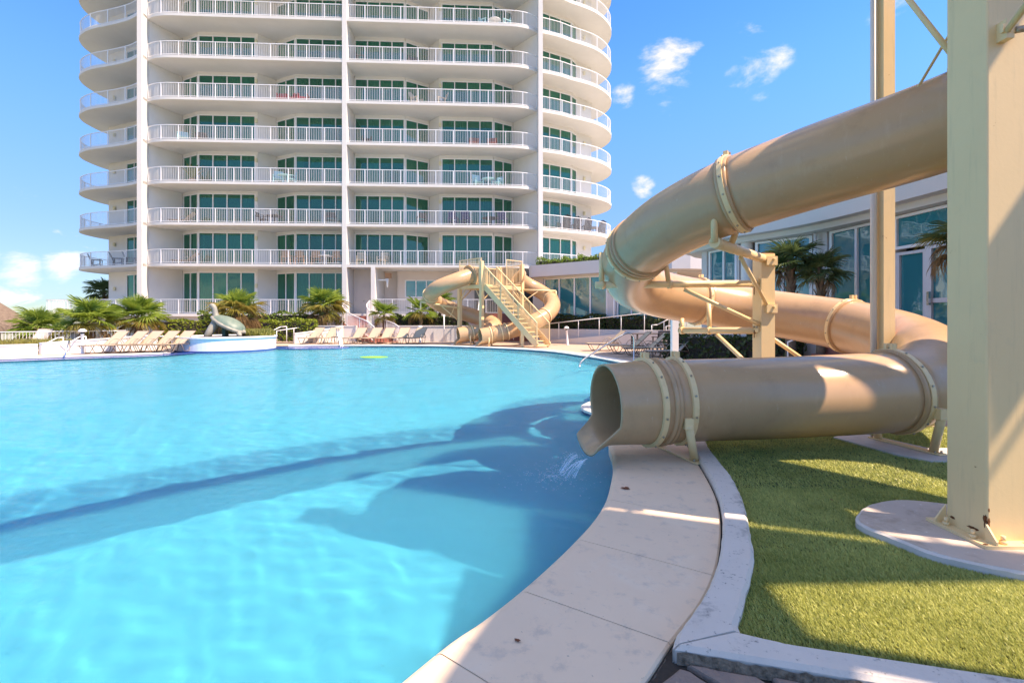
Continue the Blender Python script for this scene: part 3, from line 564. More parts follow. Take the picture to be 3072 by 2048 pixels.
def slide(name, label, pts, joints_, straps, base, lip=0.21, lipdrop=.10, n=44, seam=True, mouth=1.0, bolts=True, step=.14):
    P = spline(pts, step); S = arc_len(P); root = thing(name, label, 'water slide', base)
    cuts = [0.0] + sorted(near_len(P, S, j) for j in joints_) + [S[-1]]
    for a, b in zip(cuts[:-1], cuts[1:]):
        last = b == cuts[-1]; m_ = max(3, int((b - a) / .13)); pp = [at_len(P, S, a + (b - a) * i / m_) for i in range(m_ + 1)]
        if not last:
            v, f = sweep(pp, TR, TR - .02, n); mb = MB(); mb.add(v, f, True); mb.build('tube_section', 'tan_tube', root)
        else:
            # mouth piece: the lower third runs on into a drooping lip
            L_ = b - a; rows = 26; v = []; f = []
            for sh, dr in ((0, 0), (1, -.02)):
                for i in range(rows + 1):
                    for k in range(n):
                        th = k * 2 * math.pi / n; low = math.degrees(abs(((th - 1.5 * math.pi + math.pi) % (2 * math.pi)) - math.pi))   # 0 at the bottom
                        ext = lip * smooth01((62 - low) / 14.0) if low < 62 else 0.0
                        s_ = (i / rows) * (L_ + ext); over = max(0.0, s_ - L_); c, t_, sd_, u_ = frame_at(P, S, min(b - .03, a + s_)); c = at_len(P, S, min(b, a + s_)) + t_ * over
                        tap = 1 - .045 * smooth01((s_ - (L_ - .45)) / .45) * mouth
                        q = c + (sd_ * math.cos(th) + u_ * math.sin(th)) * (TR * tap + dr); q.z -= lipdrop * (over / max(lip, .01)) ** 1.6; v.append(q)
            N_ = (rows + 1) * n
            for i in range(rows):
                for k in range(n): a_, b_, c_, d_ = i * n + k, i * n + (k + 1) % n, (i + 1) * n + (k + 1) % n, (i + 1) * n + k; f += [(a_, b_, c_, d_), (N_ + d_, N_ + c_, N_ + b_, N_ + a_)]
            for k in range(n): a_, b_ = rows * n + k, rows * n + (k + 1) % n; f.append((a_, b_, N_ + b_, N_ + a_))
            mb = MB(); mb.add(v, f, True); o = mb.build('mouth_section', 'tan_tube', root)
    for d in cuts[1:-1]:
        v, f = ring_at(P, S, d + .035, TR - .01, TR + .028, .05); mb = MB(); mb.add(v, f, True); v, f = ring_at(P, S, d - .03, TR - .01, TR + .022, .05); mb.add(v, f, True); mb.build('flange', 'tan_tube', root)
    for d in [near_len(P, S, q) for q in straps]:
        v, f = ring_at(P, S, d, TR + .003, TR + .036, .062); mb = MB(); mb.add(v, f, False); st = mb.build('strap', 'yellow_paint', root)
        if bolts:
            c, t_, s_, u_ = frame_at(P, S, d)
            for k in range(14):
                a_ = k * 2 * math.pi / 14 + .2; nrm = s_ * math.cos(a_) + u_ * math.sin(a_); mb = MB(); p0 = c + nrm * (TR + .034); mb.tube([p0, p0 + nrm * .014], .011, 6); mb.build('bolt', 'bolt_steel', st)
            mb = MB()
            for sg in (-.045, .03): mb.box(c + u_ * (TR + .055) + t_ * .0 + s_ * sg, (.055, .035, .075), math.atan2(t_.y, t_.x))
            mb.build('lug', 'yellow_paint', st)
    if seam:
        v = []; f = []; d0 = cuts[-3] if len(cuts) > 3 else cuts[-2]; m_ = 60   # moulding seam along the side of the lowest tube
        for i in range(m_ + 1):
            c, t_, s_, u_ = frame_at(P, S, d0 + .1 + (S[-1] - d0 - .25) * i / m_)
            for sg in (-1, 1): v.append(c - s_ * -1 * (TR + .0015) * .9965 + u_ * (-.085 + sg * .0022) * 1.0)
        mb = MB(); mb.add(v, [(2 * i, 2 * i + 1, 2 * i + 3, 2 * i + 2) for i in range(m_)]); mb.build('seam', 'raw_concrete', root)
    return root, P, S
NS = [(4.6, -.4, 7.42), (3.2, -.85, 7.28), (1.6, -.95, 7.12), (.2, -.5, 6.98), (-.55, .6, 6.86), (-.15, 1.9, 6.75), (.8, 3.1, 6.63), (1.8, 4.15, 6.53), (3.1, 5.2, 6.40), (4.6, 5.9, 6.22), (6.3, 5.6, 5.92), (7.6, 4.4, 5.5), (7.95, 3.0, 5.1), (7.4, 2.15, 4.8), (6.3, 2.6, 4.33),  # unseen upper loop, routed to lay its shade across the water
      (5.2, 3.7, 3.75), (4.15, 4.73, 3.36), (3.25, 5.52, 3.14), (2.5, 6.2, 2.93), (2.02, 7.0, 2.68), (1.88, 8.0, 2.40), (2.22, 9.05, 2.12), (2.95, 9.68, 1.95), (3.86, 10.0, 1.82), (4.75, 10.0, 1.67), (5.45, 9.5, 1.52), (5.85, 8.7, 1.37), (5.92, 7.8, 1.20), (5.70, 6.92, 1.03), (5.25, 6.22, .88), (4.78, 5.83, .755), (4.3, 5.65, .68), (3.0, 5.57, .625), (1.8, 5.5, .60), (.99, 5.335, .585)]
sl_, SP, SS = slide('water_slide', 'large tan tube slide spiralling down to the near pool rim', NS, [(-.5, .5, 6.87), (1.8, 4.15, 6.53), (4.6, 5.9, 6.22), (7.9, 3, 5.1), (4.2, 4.68, 3.37), (2.72, 6.0, 3.0), (1.93, 7.45, 2.55), (3.7, 9.95, 1.84), (5.88, 8.75, 1.38), (4.38, 5.68, .69), (1.63, 5.47, .6)],
                    [(2.66, 6.05, 2.98), (1.92, 7.52, 2.53), (3.76, 9.97, 1.84), (5.90, 8.67, 1.36), (4.31, 5.66, .68), (1.77, 5.49, .60), (1.52, 5.46, .595), (4.3, 4.6, 3.4)], (1.9, 5.5, 0))
def leg_pair(root, base0, base1, top, mt='yellow_paint', wb=.10):
    mb = MB(); mb.bar(base0, base1, wb, .016); b = mb.build('base_bar', mt, root)
    for q in (.06, .94):
        p = Vector(base0).lerp(Vector(base1), q)
        for sx in (-.035, .035): mb = MB(); mb.tube([p + Vector((sx, .0, .006)), p + Vector((sx, 0, .03))], .011, 6); mb.build('bolt', 'bolt_steel', b)
    mb = MB(); mb.tube([Vector(base0).lerp(Vector(base1), .12) + Vector((0, 0, .01)), top], .042, 14); l_ = mb.build('leg', mt, root)
    mb = MB(); mb.box(Vector(top) + Vector((0, .02, .01)), (.085, .10, .11)); mb.build('clevis', mt, l_)
    t2 = Vector(base1).lerp(Vector(base0), .12); d = Vector(base1) - Vector(base0); top2 = Vector(top) + Vector((d.x * .85, d.y * 1.04, 0))
    mb = MB(); mb.tube([t2 + Vector((0, 0, .01)), top2], .042, 14); mb.build('leg', mt, root)
leg_pair(sl_, (1.935, 5.13, .012), (1.71, 5.93, .012), (1.78, 5.04, .43))
leg_pair(sl_, (4.64, 5.38, .034), (4.45, 6.2, .034), (4.45, 5.17, .50))
# water pouring off the lip
def pour(lip_c, dirn, drop, wd, name='water_jet', label=None, grp=None, seed=1):
    rr = random.Random(seed); lip_c = Vector(lip_c); d = Vector(dirn).normalized(); s = d.cross(Vector((0, 0, 1))).normalized(); r = thing(name, label, 'water jet', (lip_c.x, lip_c.y, WZ), grp)
    mb = MB()                                                    # strands of falling water
    for j in range(22):
        q = rr.uniform(-.5, .5); sp_ = rr.uniform(.5, 1.1); o_ = lip_c + s * q * wd * .8 + Vector((0, 0, .06 * (2 * q) ** 2 - .01)); P_ = [o_ + d * (.24 * t_ * sp_) + s * (.012 * math.sin(5 * t_ + j)) + Vector((0, 0, -(drop + .10 * (2 * q) ** 2) * t_ ** 1.8)) for t_ in [i / 9 * rr.uniform(.9, 1) for i in range(10)]]
        mb.tube(P_, [rr.uniform(.0012, .0042) for _ in P_], 5)
    k = mb.build('stream', 'splash', r); k['kind'] = 'stuff'
    dm = MB()
    for _ in range(420):
        t_ = rr.random(); p = lip_c + d * (.5 * t_ * wd * 1.4 + rr.uniform(-.03, .1)) + s * rr.uniform(-.5, .5) * wd + Vector((0, 0, -drop * t_ ** 1.6 + rr.uniform(-.02, .06))); p.z = max(p.z, WZ + .005); e = rr.uniform(.0015, .006)
        dm.add([p + Vector((e, 0, 0)), p + Vector((-e, 0, 0)), p + Vector((0, e, 0)), p + Vector((0, -e, 0)), p + Vector((0, 0, e)), p + Vector((0, 0, -e))], [(0, 2, 4), (2, 1, 4), (1, 3, 4), (3, 0, 4), (2, 0, 5), (1, 2, 5), (3, 1, 5), (0, 3, 5)], True)
    k = dm.build('droplets', 'splash', r); k['kind'] = 'stuff'
    fm = MB(); c = lip_c + d * .5 * wd; 
    for _ in range(420):
        a_ = rr.uniform(0, 6.28); q = abs(rr.gauss(0, .9)) * wd; p = Vector((c.x + math.cos(a_) * q + d.x * .15, c.y + math.sin(a_) * q + d.y * .15, WZ + .004)); e = rr.uniform(.008, .03) * wd * 1.4; b_ = rr.uniform(0, 3.1)
        fm.add([p + Vector((math.cos(b_) * e, math.sin(b_) * e, 0)), p + Vector((-math.sin(b_) * e * .5, math.cos(b_) * e * .5, .004)), p - Vector((math.cos(b_) * e, math.sin(b_) * e, 0)), p - Vector((-math.sin(b_) * e * .5, math.cos(b_) * e * .5, 0))], [(0, 1, 2, 3)])
    k = fm.build('foam', 'splash', r); k['kind'] = 'stuff'
pour((.72, 5.16, .05), (-1, -.35, 0), .15, .34, label='clear water spilling from the mouth of the large tan slide', seed=4)

# support post inside the spiral
po = thing('slide_support', 'yellow square post with pipe arms holding the large tan slide', 'support post', (4.1, 8.15, 0))
mb = MB(); mb.box((4.10, 8.15, 1.27), (.215, .30, 2.54)); pm = mb.build('post', 'yellow_paint', po)
mb = MB(); mb.box((4.10, 8.15, 2.548), (.19, .27, .012)); mb.build('rusty_cap', 'rust', pm)
def pipe(name, p, q, r, n=16, parent=po, mt='yellow_paint'): mb = MB(); mb.tube([p, q], r, n); return mb.build(name, mt, parent)
def clamp(parent, p, ax, r):
    ax = Vector(ax).normalized(); mb = MB(); mb.tube([Vector(p) - ax * .03, Vector(p) + ax * .03], r + .01, 16); c = mb.build('clamp', 'yellow_paint', parent)
    mb = MB(); mb.tube([Vector(p) + Vector((0, 0, r)), Vector(p) + Vector((0, 0, r + .05))], .012, 6); mb.build('bolt', 'bolt_steel', c)
a0, a1 = A(2143, 730, 5.92), Vector((4.02, 8.02, 2.46)); a0.z = 2.40
arm = pipe('arm', a0, a1, .066)
b0_, b1_ = A(1787, 855, 8.0), Vector((4.0, 8.1, 2.065)); pipe('arm', b0_, b1_, .056)
c0_, c1_ = A(2039, 991, 9.5), Vector((4.02, 8.2, 1.30)); pipe('arm', c0_, c1_, .056)
pipe('strut', A(2222, 772, 6.95), Vector((4.06, 7.98, 1.73)), .030); pipe('strut', A(2053, 868, 8.02), Vector((4.0, 8.06, 1.40)), .034)
pipe('strut', A(2151, 1004, 8.9), Vector((4.04, 8.1, .55)), .036); pipe('strut', Vector((4.18, 8.15, 1.22)), Vector((5.1, 8.5, .70)), .034)
for p, q in ((A(2143, 600, 5.86), a0), (A(2210, 690, 6.35), a0.lerp(a1, .26)), (A(1805, 758, 8.0), b0_.lerp(b1_, .035)), (A(1995, 770, 8.0), b0_.lerp(b1_, .445)), (A(2126, 905, 9.02), c0_.lerp(c1_, .42)), (A(2046, 955, 9.5), c0_.lerp(c1_, .03))):
    pipe('hanger', p, q, .040, 12)
for p, q, f_ in ((a0, a1, .05), (a0, a1, .3), (b0_, b1_, .04), (b0_, b1_, .45), (c0_, c1_, .04), (c0_, c1_, .42)): clamp(po, p.lerp(q, f_), q - p, .06)
for z_, w_ in ((2.42, .17), (1.66, .17)):
    mb = MB(); mb.box((4.14, 7.975, z_), (w_, .05, .14)); br = mb.build('bracket', 'yellow_paint', po); mb = MB(); mb.tube([(4.16, 7.95, z_ + .02), (4.17, 7.91, z_ + .02)], .02, 8); mb.build('bolt', 'yellow_paint', br)
for z_ in (2.06, 1.36):
    mb = MB(); mb.box((3.975, 8.12, z_), (.04, .14, .16)); br = mb.build('bracket', 'yellow_paint', po)
    for dy in (-.04, .05): mb = MB(); mb.tube([(3.955, 8.1 + dy, z_), (3.93, 8.1 + dy, z_)], .018, 8); mb.build('bolt', 'bolt_steel', br)
    mb = MB(); mb.box((3.953, 8.16, z_ - .11), (.003, .03, .13)); mb.build('rust_run', 'rust', br)
# the tall thin column behind, with a drain pipe strapped to it
tc_ = thing('tall_column', 'tall slim yellow column with a white pipe behind the lower slide', 'column', (5.22, 7.0, 0))
mb = MB(); mb.box((5.22, 7.0, 3.6), (.158, .17, 7.2)); mb.build('post', 'yellow_paint', tc_); pipe('drain_pipe', (5.078, 7.02, 0), (5.078, 7.02, 7.1), .041, 14, tc_, 'pale_pipe')
mb = MB(); mb.box((5.22, 7.0, .012), (.36, .36, .02)); mb.build('base_plate', 'yellow_paint', tc_)
mb = MB(); mb.box((5.2, 6.6, 7.24), (.9, 1.6, .14)); mb.build('top_arm', 'yellow_paint', tc_)
mb = MB(); mb.box((5.143, 6.917, 3.75), (.012, .03, .3)); mb.box((5.143, 6.917, 3.5), (.008, .02, .3)); mb.build('rust_patch', 'rust', tc_)
# the big near column
bc = thing('big_column', 'massive yellow square column on a round concrete footing', 'column', (3.19, 3.35, .058))
CXY = (3.19, 3.35)
def bevel_box(c, d, bv, h0, h1):
    hx, hy = d[0] / 2, d[1] / 2; pts = []
    for sx, sy in ((1, 1), (-1, 1), (-1, -1), (1, -1)):
        for k in range(4):
            a = {(1, 1): 0, (-1, 1): 90, (-1, -1): 180, (1, -1): 270}[(sx, sy)] + 30 * k; pts.append((c[0] + sx * (hx - bv) + bv * math.cos(R(a)), c[1] + sy * (hy - bv) + bv * math.sin(R(a))))
    mb = MB(); mb.prism(pts, h0, h1); return mb
bevel_box(CXY, (.30, .30), .012, .07, 7.0).build('shaft', 'yellow_paint', bc)
bevel_box(CXY, (.46, .46), .006, .0592, .079).build('base_plate', 'yellow_paint', bc)
for sx, sy in ((-1, -1), (1, -1), (-1, 1), (1, 1)):
    for q in (0, 1):
        p = Vector((CXY[0] + sx * .195, CXY[1] + sy * (.10), .078)) if q else Vector((CXY[0] + sx * .09, CXY[1] + sy * .195, .078))
        mb = MB(); mb.tube([p, p + Vector((0, 0, .022))], .022, 6); mb.tube([p + Vector((0, 0, .02)), p + Vector((0, 0, .052))], .013, 8); mb.build('anchor_bolt', 'yellow_paint', bc)
for p, d in (((CXY[0] - .19, CXY[1] + .155, 0), 'x'), ((CXY[0] - .155, CXY[1] - .19, 0), 'y')):
    mb = MB(); x, y = p[0], p[1]
    if d == 'x': mb.add([(x - .035, y - .006, .079), (x + .04, y - .006, .079), (x + .04, y - .006, .20), (x - .035, y - .006, .10), (x - .035, y + .006, .079), (x + .04, y + .006, .079), (x + .04, y + .006, .20), (x - .035, y + .006, .10)], [(0, 1, 2, 3), (7, 6, 5, 4), (0, 4, 5, 1), (1, 5, 6, 2), (2, 6, 7, 3), (3, 7, 4, 0)])
    else: mb.add([(x - .006, y - .035, .079), (x - .006, y + .04, .079), (x - .006, y + .04, .19), (x - .006, y - .035, .10), (x + .006, y - .035, .079), (x + .006, y + .04, .079), (x + .006, y + .04, .19), (x + .006, y - .035, .10)], [(3, 2, 1, 0), (4, 5, 6, 7), (1, 5, 4, 0), (2, 6, 5, 1), (3, 7, 6, 2), (0, 4, 7, 3)])
    mb.build('gusset', 'yellow_paint', bc)
def blotch(c, u, v_, pts, n, mt='rust', parent=bc):
    mb = MB(); c = Vector(c); u = Vector(u); v_ = Vector(v_); nr = u.cross(v_).normalized() * .0015
    mb.add([c + nr] + [c + nr + u * x + v_ * y for x, y in pts], [(0, i + 1, (i + 1) % len(pts) + 1) for i in range(len(pts))]); mb.build(n, mt, parent)
cor = (CXY[0] - .15, CXY[1] - .15)
def rag(w_, h_, n=18, sd=0):
    rr = random.Random(sd); return [(w_ * math.cos(a) * rr.uniform(.5, 1.1), h_ * math.sin(a) * rr.uniform(.6, 1.1)) for a in [k * 6.2832 / n for k in range(n)]]
blotch((cor[0] + .010, cor[1], .19), (1, 0, 0), (0, 0, 1), rag(.011, .045, sd=1), 'rust_patch'); blotch((cor[0], cor[1] + .010, .20), (0, -1, 0), (0, 0, 1), rag(.018, .05, sd=2), 'rust_patch')
blotch((cor[0] + .012, cor[1], .275), (1, 0, 0), (0, 0, 1), rag(.006, .014, sd=3), 'rust_patch'); blotch((cor[0] + .014, cor[1], .12), (1, 0, 0), (0, 0, 1), rag(.009, .04, sd=4), 'rust_patch'); blotch((cor[0], cor[1] + .10, .12), (0, -1, 0), (0, 0, 1), rag(.05, .012, sd=5), 'rust_patch')
blotch((cor[0] - .06, cor[1] - .055, .0805), (1, 0, 0), (0, 1, 0), rag(.018, .012, sd=6), 'rust_patch'); blotch((cor[0], cor[1] + .25, .13), (0, -1, 0), (0, 0, 1), rag(.03, .01, sd=8), 'rust_patch')
# tie rods and their bolted lug
mb = MB(); p0, p1 = A(3022, 92, 3.13), A(3072, 25, 3.0); mb.tube([p0, p0 + (p1 - p0) * 12], .019, 12); mb.build('tie_rod', 'yellow_paint', bc)
mb = MB(); lp = A(3014, 95, 3.17); mb.box(lp, (.05, .075, .12)); mb.box(lp + Vector((.0, -.03, .0)), (.10, .02, .05)); lugo = mb.build('rod_lug', 'yellow_paint', bc)
mb = MB(); mb.tube([lp + Vector((.035, -.03, -.01)), lp + Vector((.075, -.05, -.01))], .022, 8); mb.build('bolt', 'bolt_steel', lugo)
mb = MB(); mb.tube([A(2852, 160, 3.62), A(2720, -8, 3.9), A(2640, -110, 4.1)], .020, 12); mb.build('tie_rod', 'yellow_paint', bc)
mb = MB(); mb.bar(A(2757, 258, 4.6), A(2860, 85, 4.1), .035, .008, (0, 1, 0)); mb.build('flat_tie', 'yellow_paint', bc)

# unseen stair platform of the big slide, its outline shaped for the shade it casts
pt = thing('slide_platform', 'high yellow slide platform whose shade falls on the coping and turf', 'platform', (6.0, 2, 0))
for poly in ([(4.2, -.7), (5.9, -.4), (5.95, 1.15), (7.9, 1.2), (7.9, 1.35), (7.15, 1.62), (6.16, 1.98), (4.8, 2.47), (4.75, 1.5), (4.5, .9), (4.3, .4)], [(7.15, 1.70), (7.1, 4.6), (4.5, 4.6), (3.95, 4.35), (3.65, 3.9), (3.65, 3.4), (3.95, 2.95), (4.4, 2.7), (4.8, 2.50), (5.55, 2.22), (5.55, 2.48), (6.35, 2.19), (6.35, 1.95)]):
    mb = MB(); mb.prism(poly, 6.88, 7.0); mb.build('floor', 'yellow_paint', pt)  # slit between the floor pieces lets sun onto the big column
for x, y in ((5.0, .9), (8.0, 1.3), (7.0, 4.1)): mb = MB(); mb.box((x, y, 3.44), (.2, .2, 6.88)); mb.build('leg', 'yellow_paint', pt)
for i in range(16): mb = MB(); mb.box((4.85, -.7 - i * .3, 6.8 - i * .38), (1.1, .3, .05)); mb.build('tread', 'yellow_paint', pt)
for x in (4.3, 5.4): mb = MB(); mb.bar((x, -.55, 6.9), (x, -5.45, .7), .06, .28); mb.build('stringer', 'yellow_paint', pt)
for a_, b_ in (((8.05, 1.25, 7.0), (8.05, 2.4, 7.0)), ((3.7, 4.55, 7.0), (7.05, 4.55, 7.0))):
    mb = MB(); mb.tube([Vector(a_) + Vector((0, 0, 1.1)), Vector(b_) + Vector((0, 0, 1.1))], .025, 8); mb.build('guard_rail', 'yellow_paint', pt)

# ================================================================== far slide tower
Fc, Lc, Rc = Vector((-1.72, 28.3, 0)), Vector((-3.11, 29.73, 0)), Vector((.61, 30.57, 0)); Bc = Lc + Rc - Fc
ft = thing('far_slide_tower', 'pale yellow slide tower with railed stair across the pool', 'slide tower', (-1.2, 29.6, 0))
PZ = 3.45
for c, top in ((Fc, 4.75), (Lc, 3.4), (Rc, 4.8), (Bc, 4.8)): mb = MB(); mb.box((c.x, c.y, top / 2), (.2, .2, top), R(45)); mb.build('leg', 'yellow_paint', ft)
mb = MB(); mb.prism([(c.x, c.y) for c in (Fc, Rc, Bc, Lc)], PZ - .03, PZ); mb.build('floor', 'yellow_paint', ft)
for a_, b_ in ((Fc, Rc), (Rc, Bc), (Bc, Lc), (Lc, Fc)):
    mb = MB(); mb.bar(a_ + Vector((0, 0, PZ - .13)), b_ + Vector((0, 0, PZ - .13)), .08, .2); mb.build('floor_beam', 'yellow_paint', ft)
    for p, q, f_ in ((a_, b_, .28), (b_, a_, .28)):
        mb = MB(); mb.tube([p + Vector((0, 0, PZ - 1.0)), p.lerp(q, f_) + Vector((0, 0, PZ - .2))], .035, 8); mb.build('brace', 'yellow_paint', ft)
up = Vector((0, 0, PZ)); sd_ = Vector((.697, -.716, 0)); wd_ = Vector((.716, .697, 0))
railing(ft, [Lc + up, Lc.lerp(Fc, .98) + up], 1.5, .11, 2.2, 'yellow_paint', pw=.022, posts=True, thick=.06); railing(ft, [Bc + up, Lc + up], 1.2, .11, 1.1, 'yellow_paint', pw=.022, thick=.06)
railing(ft, [Rc.lerp(Fc, .40) + up, Rc + up], 1.55, .11, 1.4, 'yellow_paint', pw=.022, thick=.06); railing(ft, [Rc + up, Rc.lerp(Bc, .99) + up], 1.3, .11, 2, 'yellow_paint', pw=.022, thick=.06)
ST = Fc + wd_ * .12 + sd_ * .08; SB = Vector((1.28, 25.55, 0)); SW = .95
for q in (0, SW):
    a_, b_ = ST + wd_ * q + Vector((0, 0, PZ - .12)), SB + wd_ * q + Vector((0, 0, .10)); mb = MB(); mb.bar(a_, b_, .06, .30); mb.build('stringer', 'yellow_paint', ft)
    railing(ft, [a_ + Vector((0, 0, .1)), b_ + Vector((0, 0, .1))], 1.08, .10, 1.9, 'yellow_paint', name='stair_railing', pw=.022, thick=.06, rw=.055)
nst = 15
for i in range(nst):
    t_ = (i + .5) / nst; c = (ST + wd_ * SW / 2).lerp(SB + wd_ * SW / 2, t_); mb = MB(); mb.box((c.x, c.y, PZ * (1 - t_) - .02), (.28, SW - .06, .045), math.atan2(sd_.y, sd_.x)); mb.build('tread', 'yellow_paint', ft)
mb = MB(); mb.box((SB.lerp(ST, .26).x, SB.lerp(ST, .26).y, .45), (.16, .16, .9)); mb.build('stair_post', 'yellow_paint', ft)
for p, q in ((Lc + Vector((0, 0, 2.1)), A(1262, 905, 28.9)), (Rc + Vector((0, 0, 3.25)), A(1668, 873, 30.4))):
    mb = MB(); mb.tube([p, q], .06, 10); mb.build('outrigger', 'yellow_paint', ft); mb = MB(); mb.tube([p - Vector((0, 0, .8)), p.lerp(q, .5)], .035, 8); mb.build('brace', 'yellow_paint', ft)
    mb = MB(); mb.tube([q, q + Vector((0, 0, -.45))], .05, 8); mb.build('hanger', 'yellow_paint', ft)
fsl, fP, fS = slide('far_water_slide', 'tan tube slide curling left of the far stair tower', [(-2.35, 29.0, 4.0), (-3.2, 28.35, 3.62), (-4.2, 28.3, 3.2), (-4.72, 29.0, 2.8), (-4.55, 29.9, 2.48), (-3.8, 30.5, 2.08), (-2.5, 30.7, 1.68), (-1.45, 30.3, 1.32), (-1.02, 29.5, 1.02), (-1.5, 28.9, .82), (-2.3, 28.55, .66), (-3.05, 28.3, .55)],
      [(-4.72, 29, 2.8), (-3.8, 30.5, 2.08), (-1.45, 30.3, 1.3), (-2.3, 28.55, .66)], [(-4.66, 28.9, 2.84), (-3.7, 30.52, 2.05), (-2.35, 28.54, .65)], (-2.9, 28.4, 0), lip=.22, seam=False, bolts=False, n=28)
mb = MB(); mb.add(*ring_at(fP, fS, .06, .40, .62, .12)); mb.build('entry_hood', 'tan_tube', fsl); leg_pair(fsl, (-2.33, 28.0, .012), (-2.2, 29.0, .012), (-2.35, 28.1, .5))
gsl, gP, gS = slide('far_water_slide', 'tan tube slide curling right of the far stair tower, passing under the stair', [(.35, 30.9, 4.0), (1.0, 31.35, 3.6), (1.75, 31.3, 3.2), (2.32, 30.6, 2.72), (2.42, 29.6, 2.28), (2.1, 28.7, 1.82), (1.45, 28.05, 1.42), (.6, 27.65, 1.05), (-.3, 27.4, .78), (-1.05, 27.2, .62), (-1.72, 27.0, .53)],
      [(2.32, 30.6, 2.72), (1.9, 28.4, 1.7), (-.3, 27.4, .78), (-1.05, 27.2, .62)], [(2.36, 30.4, 2.65), (1.85, 28.4, 1.65), (-.35, 27.4, .77), (-.62, 27.3, .7), (-1.2, 27.15, .6)], (-1.2, 27.1, 0), lip=.22, seam=False, bolts=False, n=28)
mb = MB(); mb.add(*ring_at(gP, gS, .06, .40, .62, .12)); mb.build('entry_hood', 'tan_tube', gsl); leg_pair(gsl, (-1.25, 26.7, .012), (-1.1, 27.6, .012), (-1.22, 26.72, .45))
pour((-3.32, 28.22, .05), (-1, -.3, 0), .14, .6, label='water spilling from the mouth of the far left slide', seed=11)
pour((-2.0, 26.92, .05), (-1, -.3, 0), .14, .6, label='water spilling from the mouth of the far slide under the stair', seed=12)

# ================================================================== condominium tower
X0, Y0, TH = -12.47, 37.2, math.atan(.055); cT, sT = math.cos(TH), math.sin(TH)
def TW(u, v, z=0.0): return Vector((X0 + u * cT - v * sT, Y0 + u * sT + v * cT, z))
ZF = [1.85, 5.52, 8.54, 11.56, 14.62, 17.70, 20.75, 23.82, 26.87, 29.9]
tw = thing('condo_tower', 'tall white condominium tower with curved railed balconies and green windows', 'apartment building', tuple(TW(0, 4, 0)))
def P2(uv): return [tuple(TW(u, v).xy) for u, v in uv]
def curve2(pts, step=.25): return [(p.x, p.y) for p in spline([(a, b, 0) for a, b in pts], step)]
R_FRONT = [(.17, 0), (12.2, 0)] + curve2([(12.2, 0), (13.0, .06), (13.8, .30), (14.5, .78)])[1:]
R_WING = curve2([(14.85, .75), (15.6, 1.0), (16.5, 1.35), (17.4, 1.85), (18.4, 2.3), (19.4, 2.85), (20.3, 3.6), (21.1, 4.6), (21.55, 5.6), (21.75, 6.8), (21.6, 8.1), (21.0, 9.5), (19.6, 11.0)])
L_WING = curve2([(-14.85, .1), (-15.9, .75), (-17.2, 1.30), (-18.4, 1.72), (-19.4, 2.05), (-20.5, 2.6), (-21.6, 3.5), (-22.2, 4.6), (-22.4, 5.7), (-22.4, 7.0), (-22.1, 8.2), (-21.3, 9.6), (-19.6, 11.2)])
L_FRONT = [(-u, v * .75) for u, v in R_FRONT]
class Pieces:
    def __init__(s): s.l = []
    def prism(s, *a): m_ = MB(); m_.prism(*a); s.l.append(m_)
    def build(s, name, mt, parent): return [m_.build(name, mt, parent) for m_ in s.l][-1]
def wall_box(mb, a, b, z0, z1, th=.16):
    a, b = Vector(a), Vector(b); d = (b - a).normalized(); n_ = Vector((-d.y, d.x)) * th; poly = [a, b, b + n_, a + n_]; mb.prism(P2([(p.x, p.y) for p in poly]), z0, z1)
def rail_path(uv, z, ins=.07): 
    o = []
    for i in range(len(uv)):
        t_ = Vector(uv[min(i + 1, len(uv) - 1)]) - Vector(uv[max(i - 1, 0)]); t_.normalize(); nrm = Vector((-t_.y, t_.x)); 
        p = Vector(uv[i]) + nrm * ins; o.append(TW(p.x, p.y, z))
    return o
PANE = {}
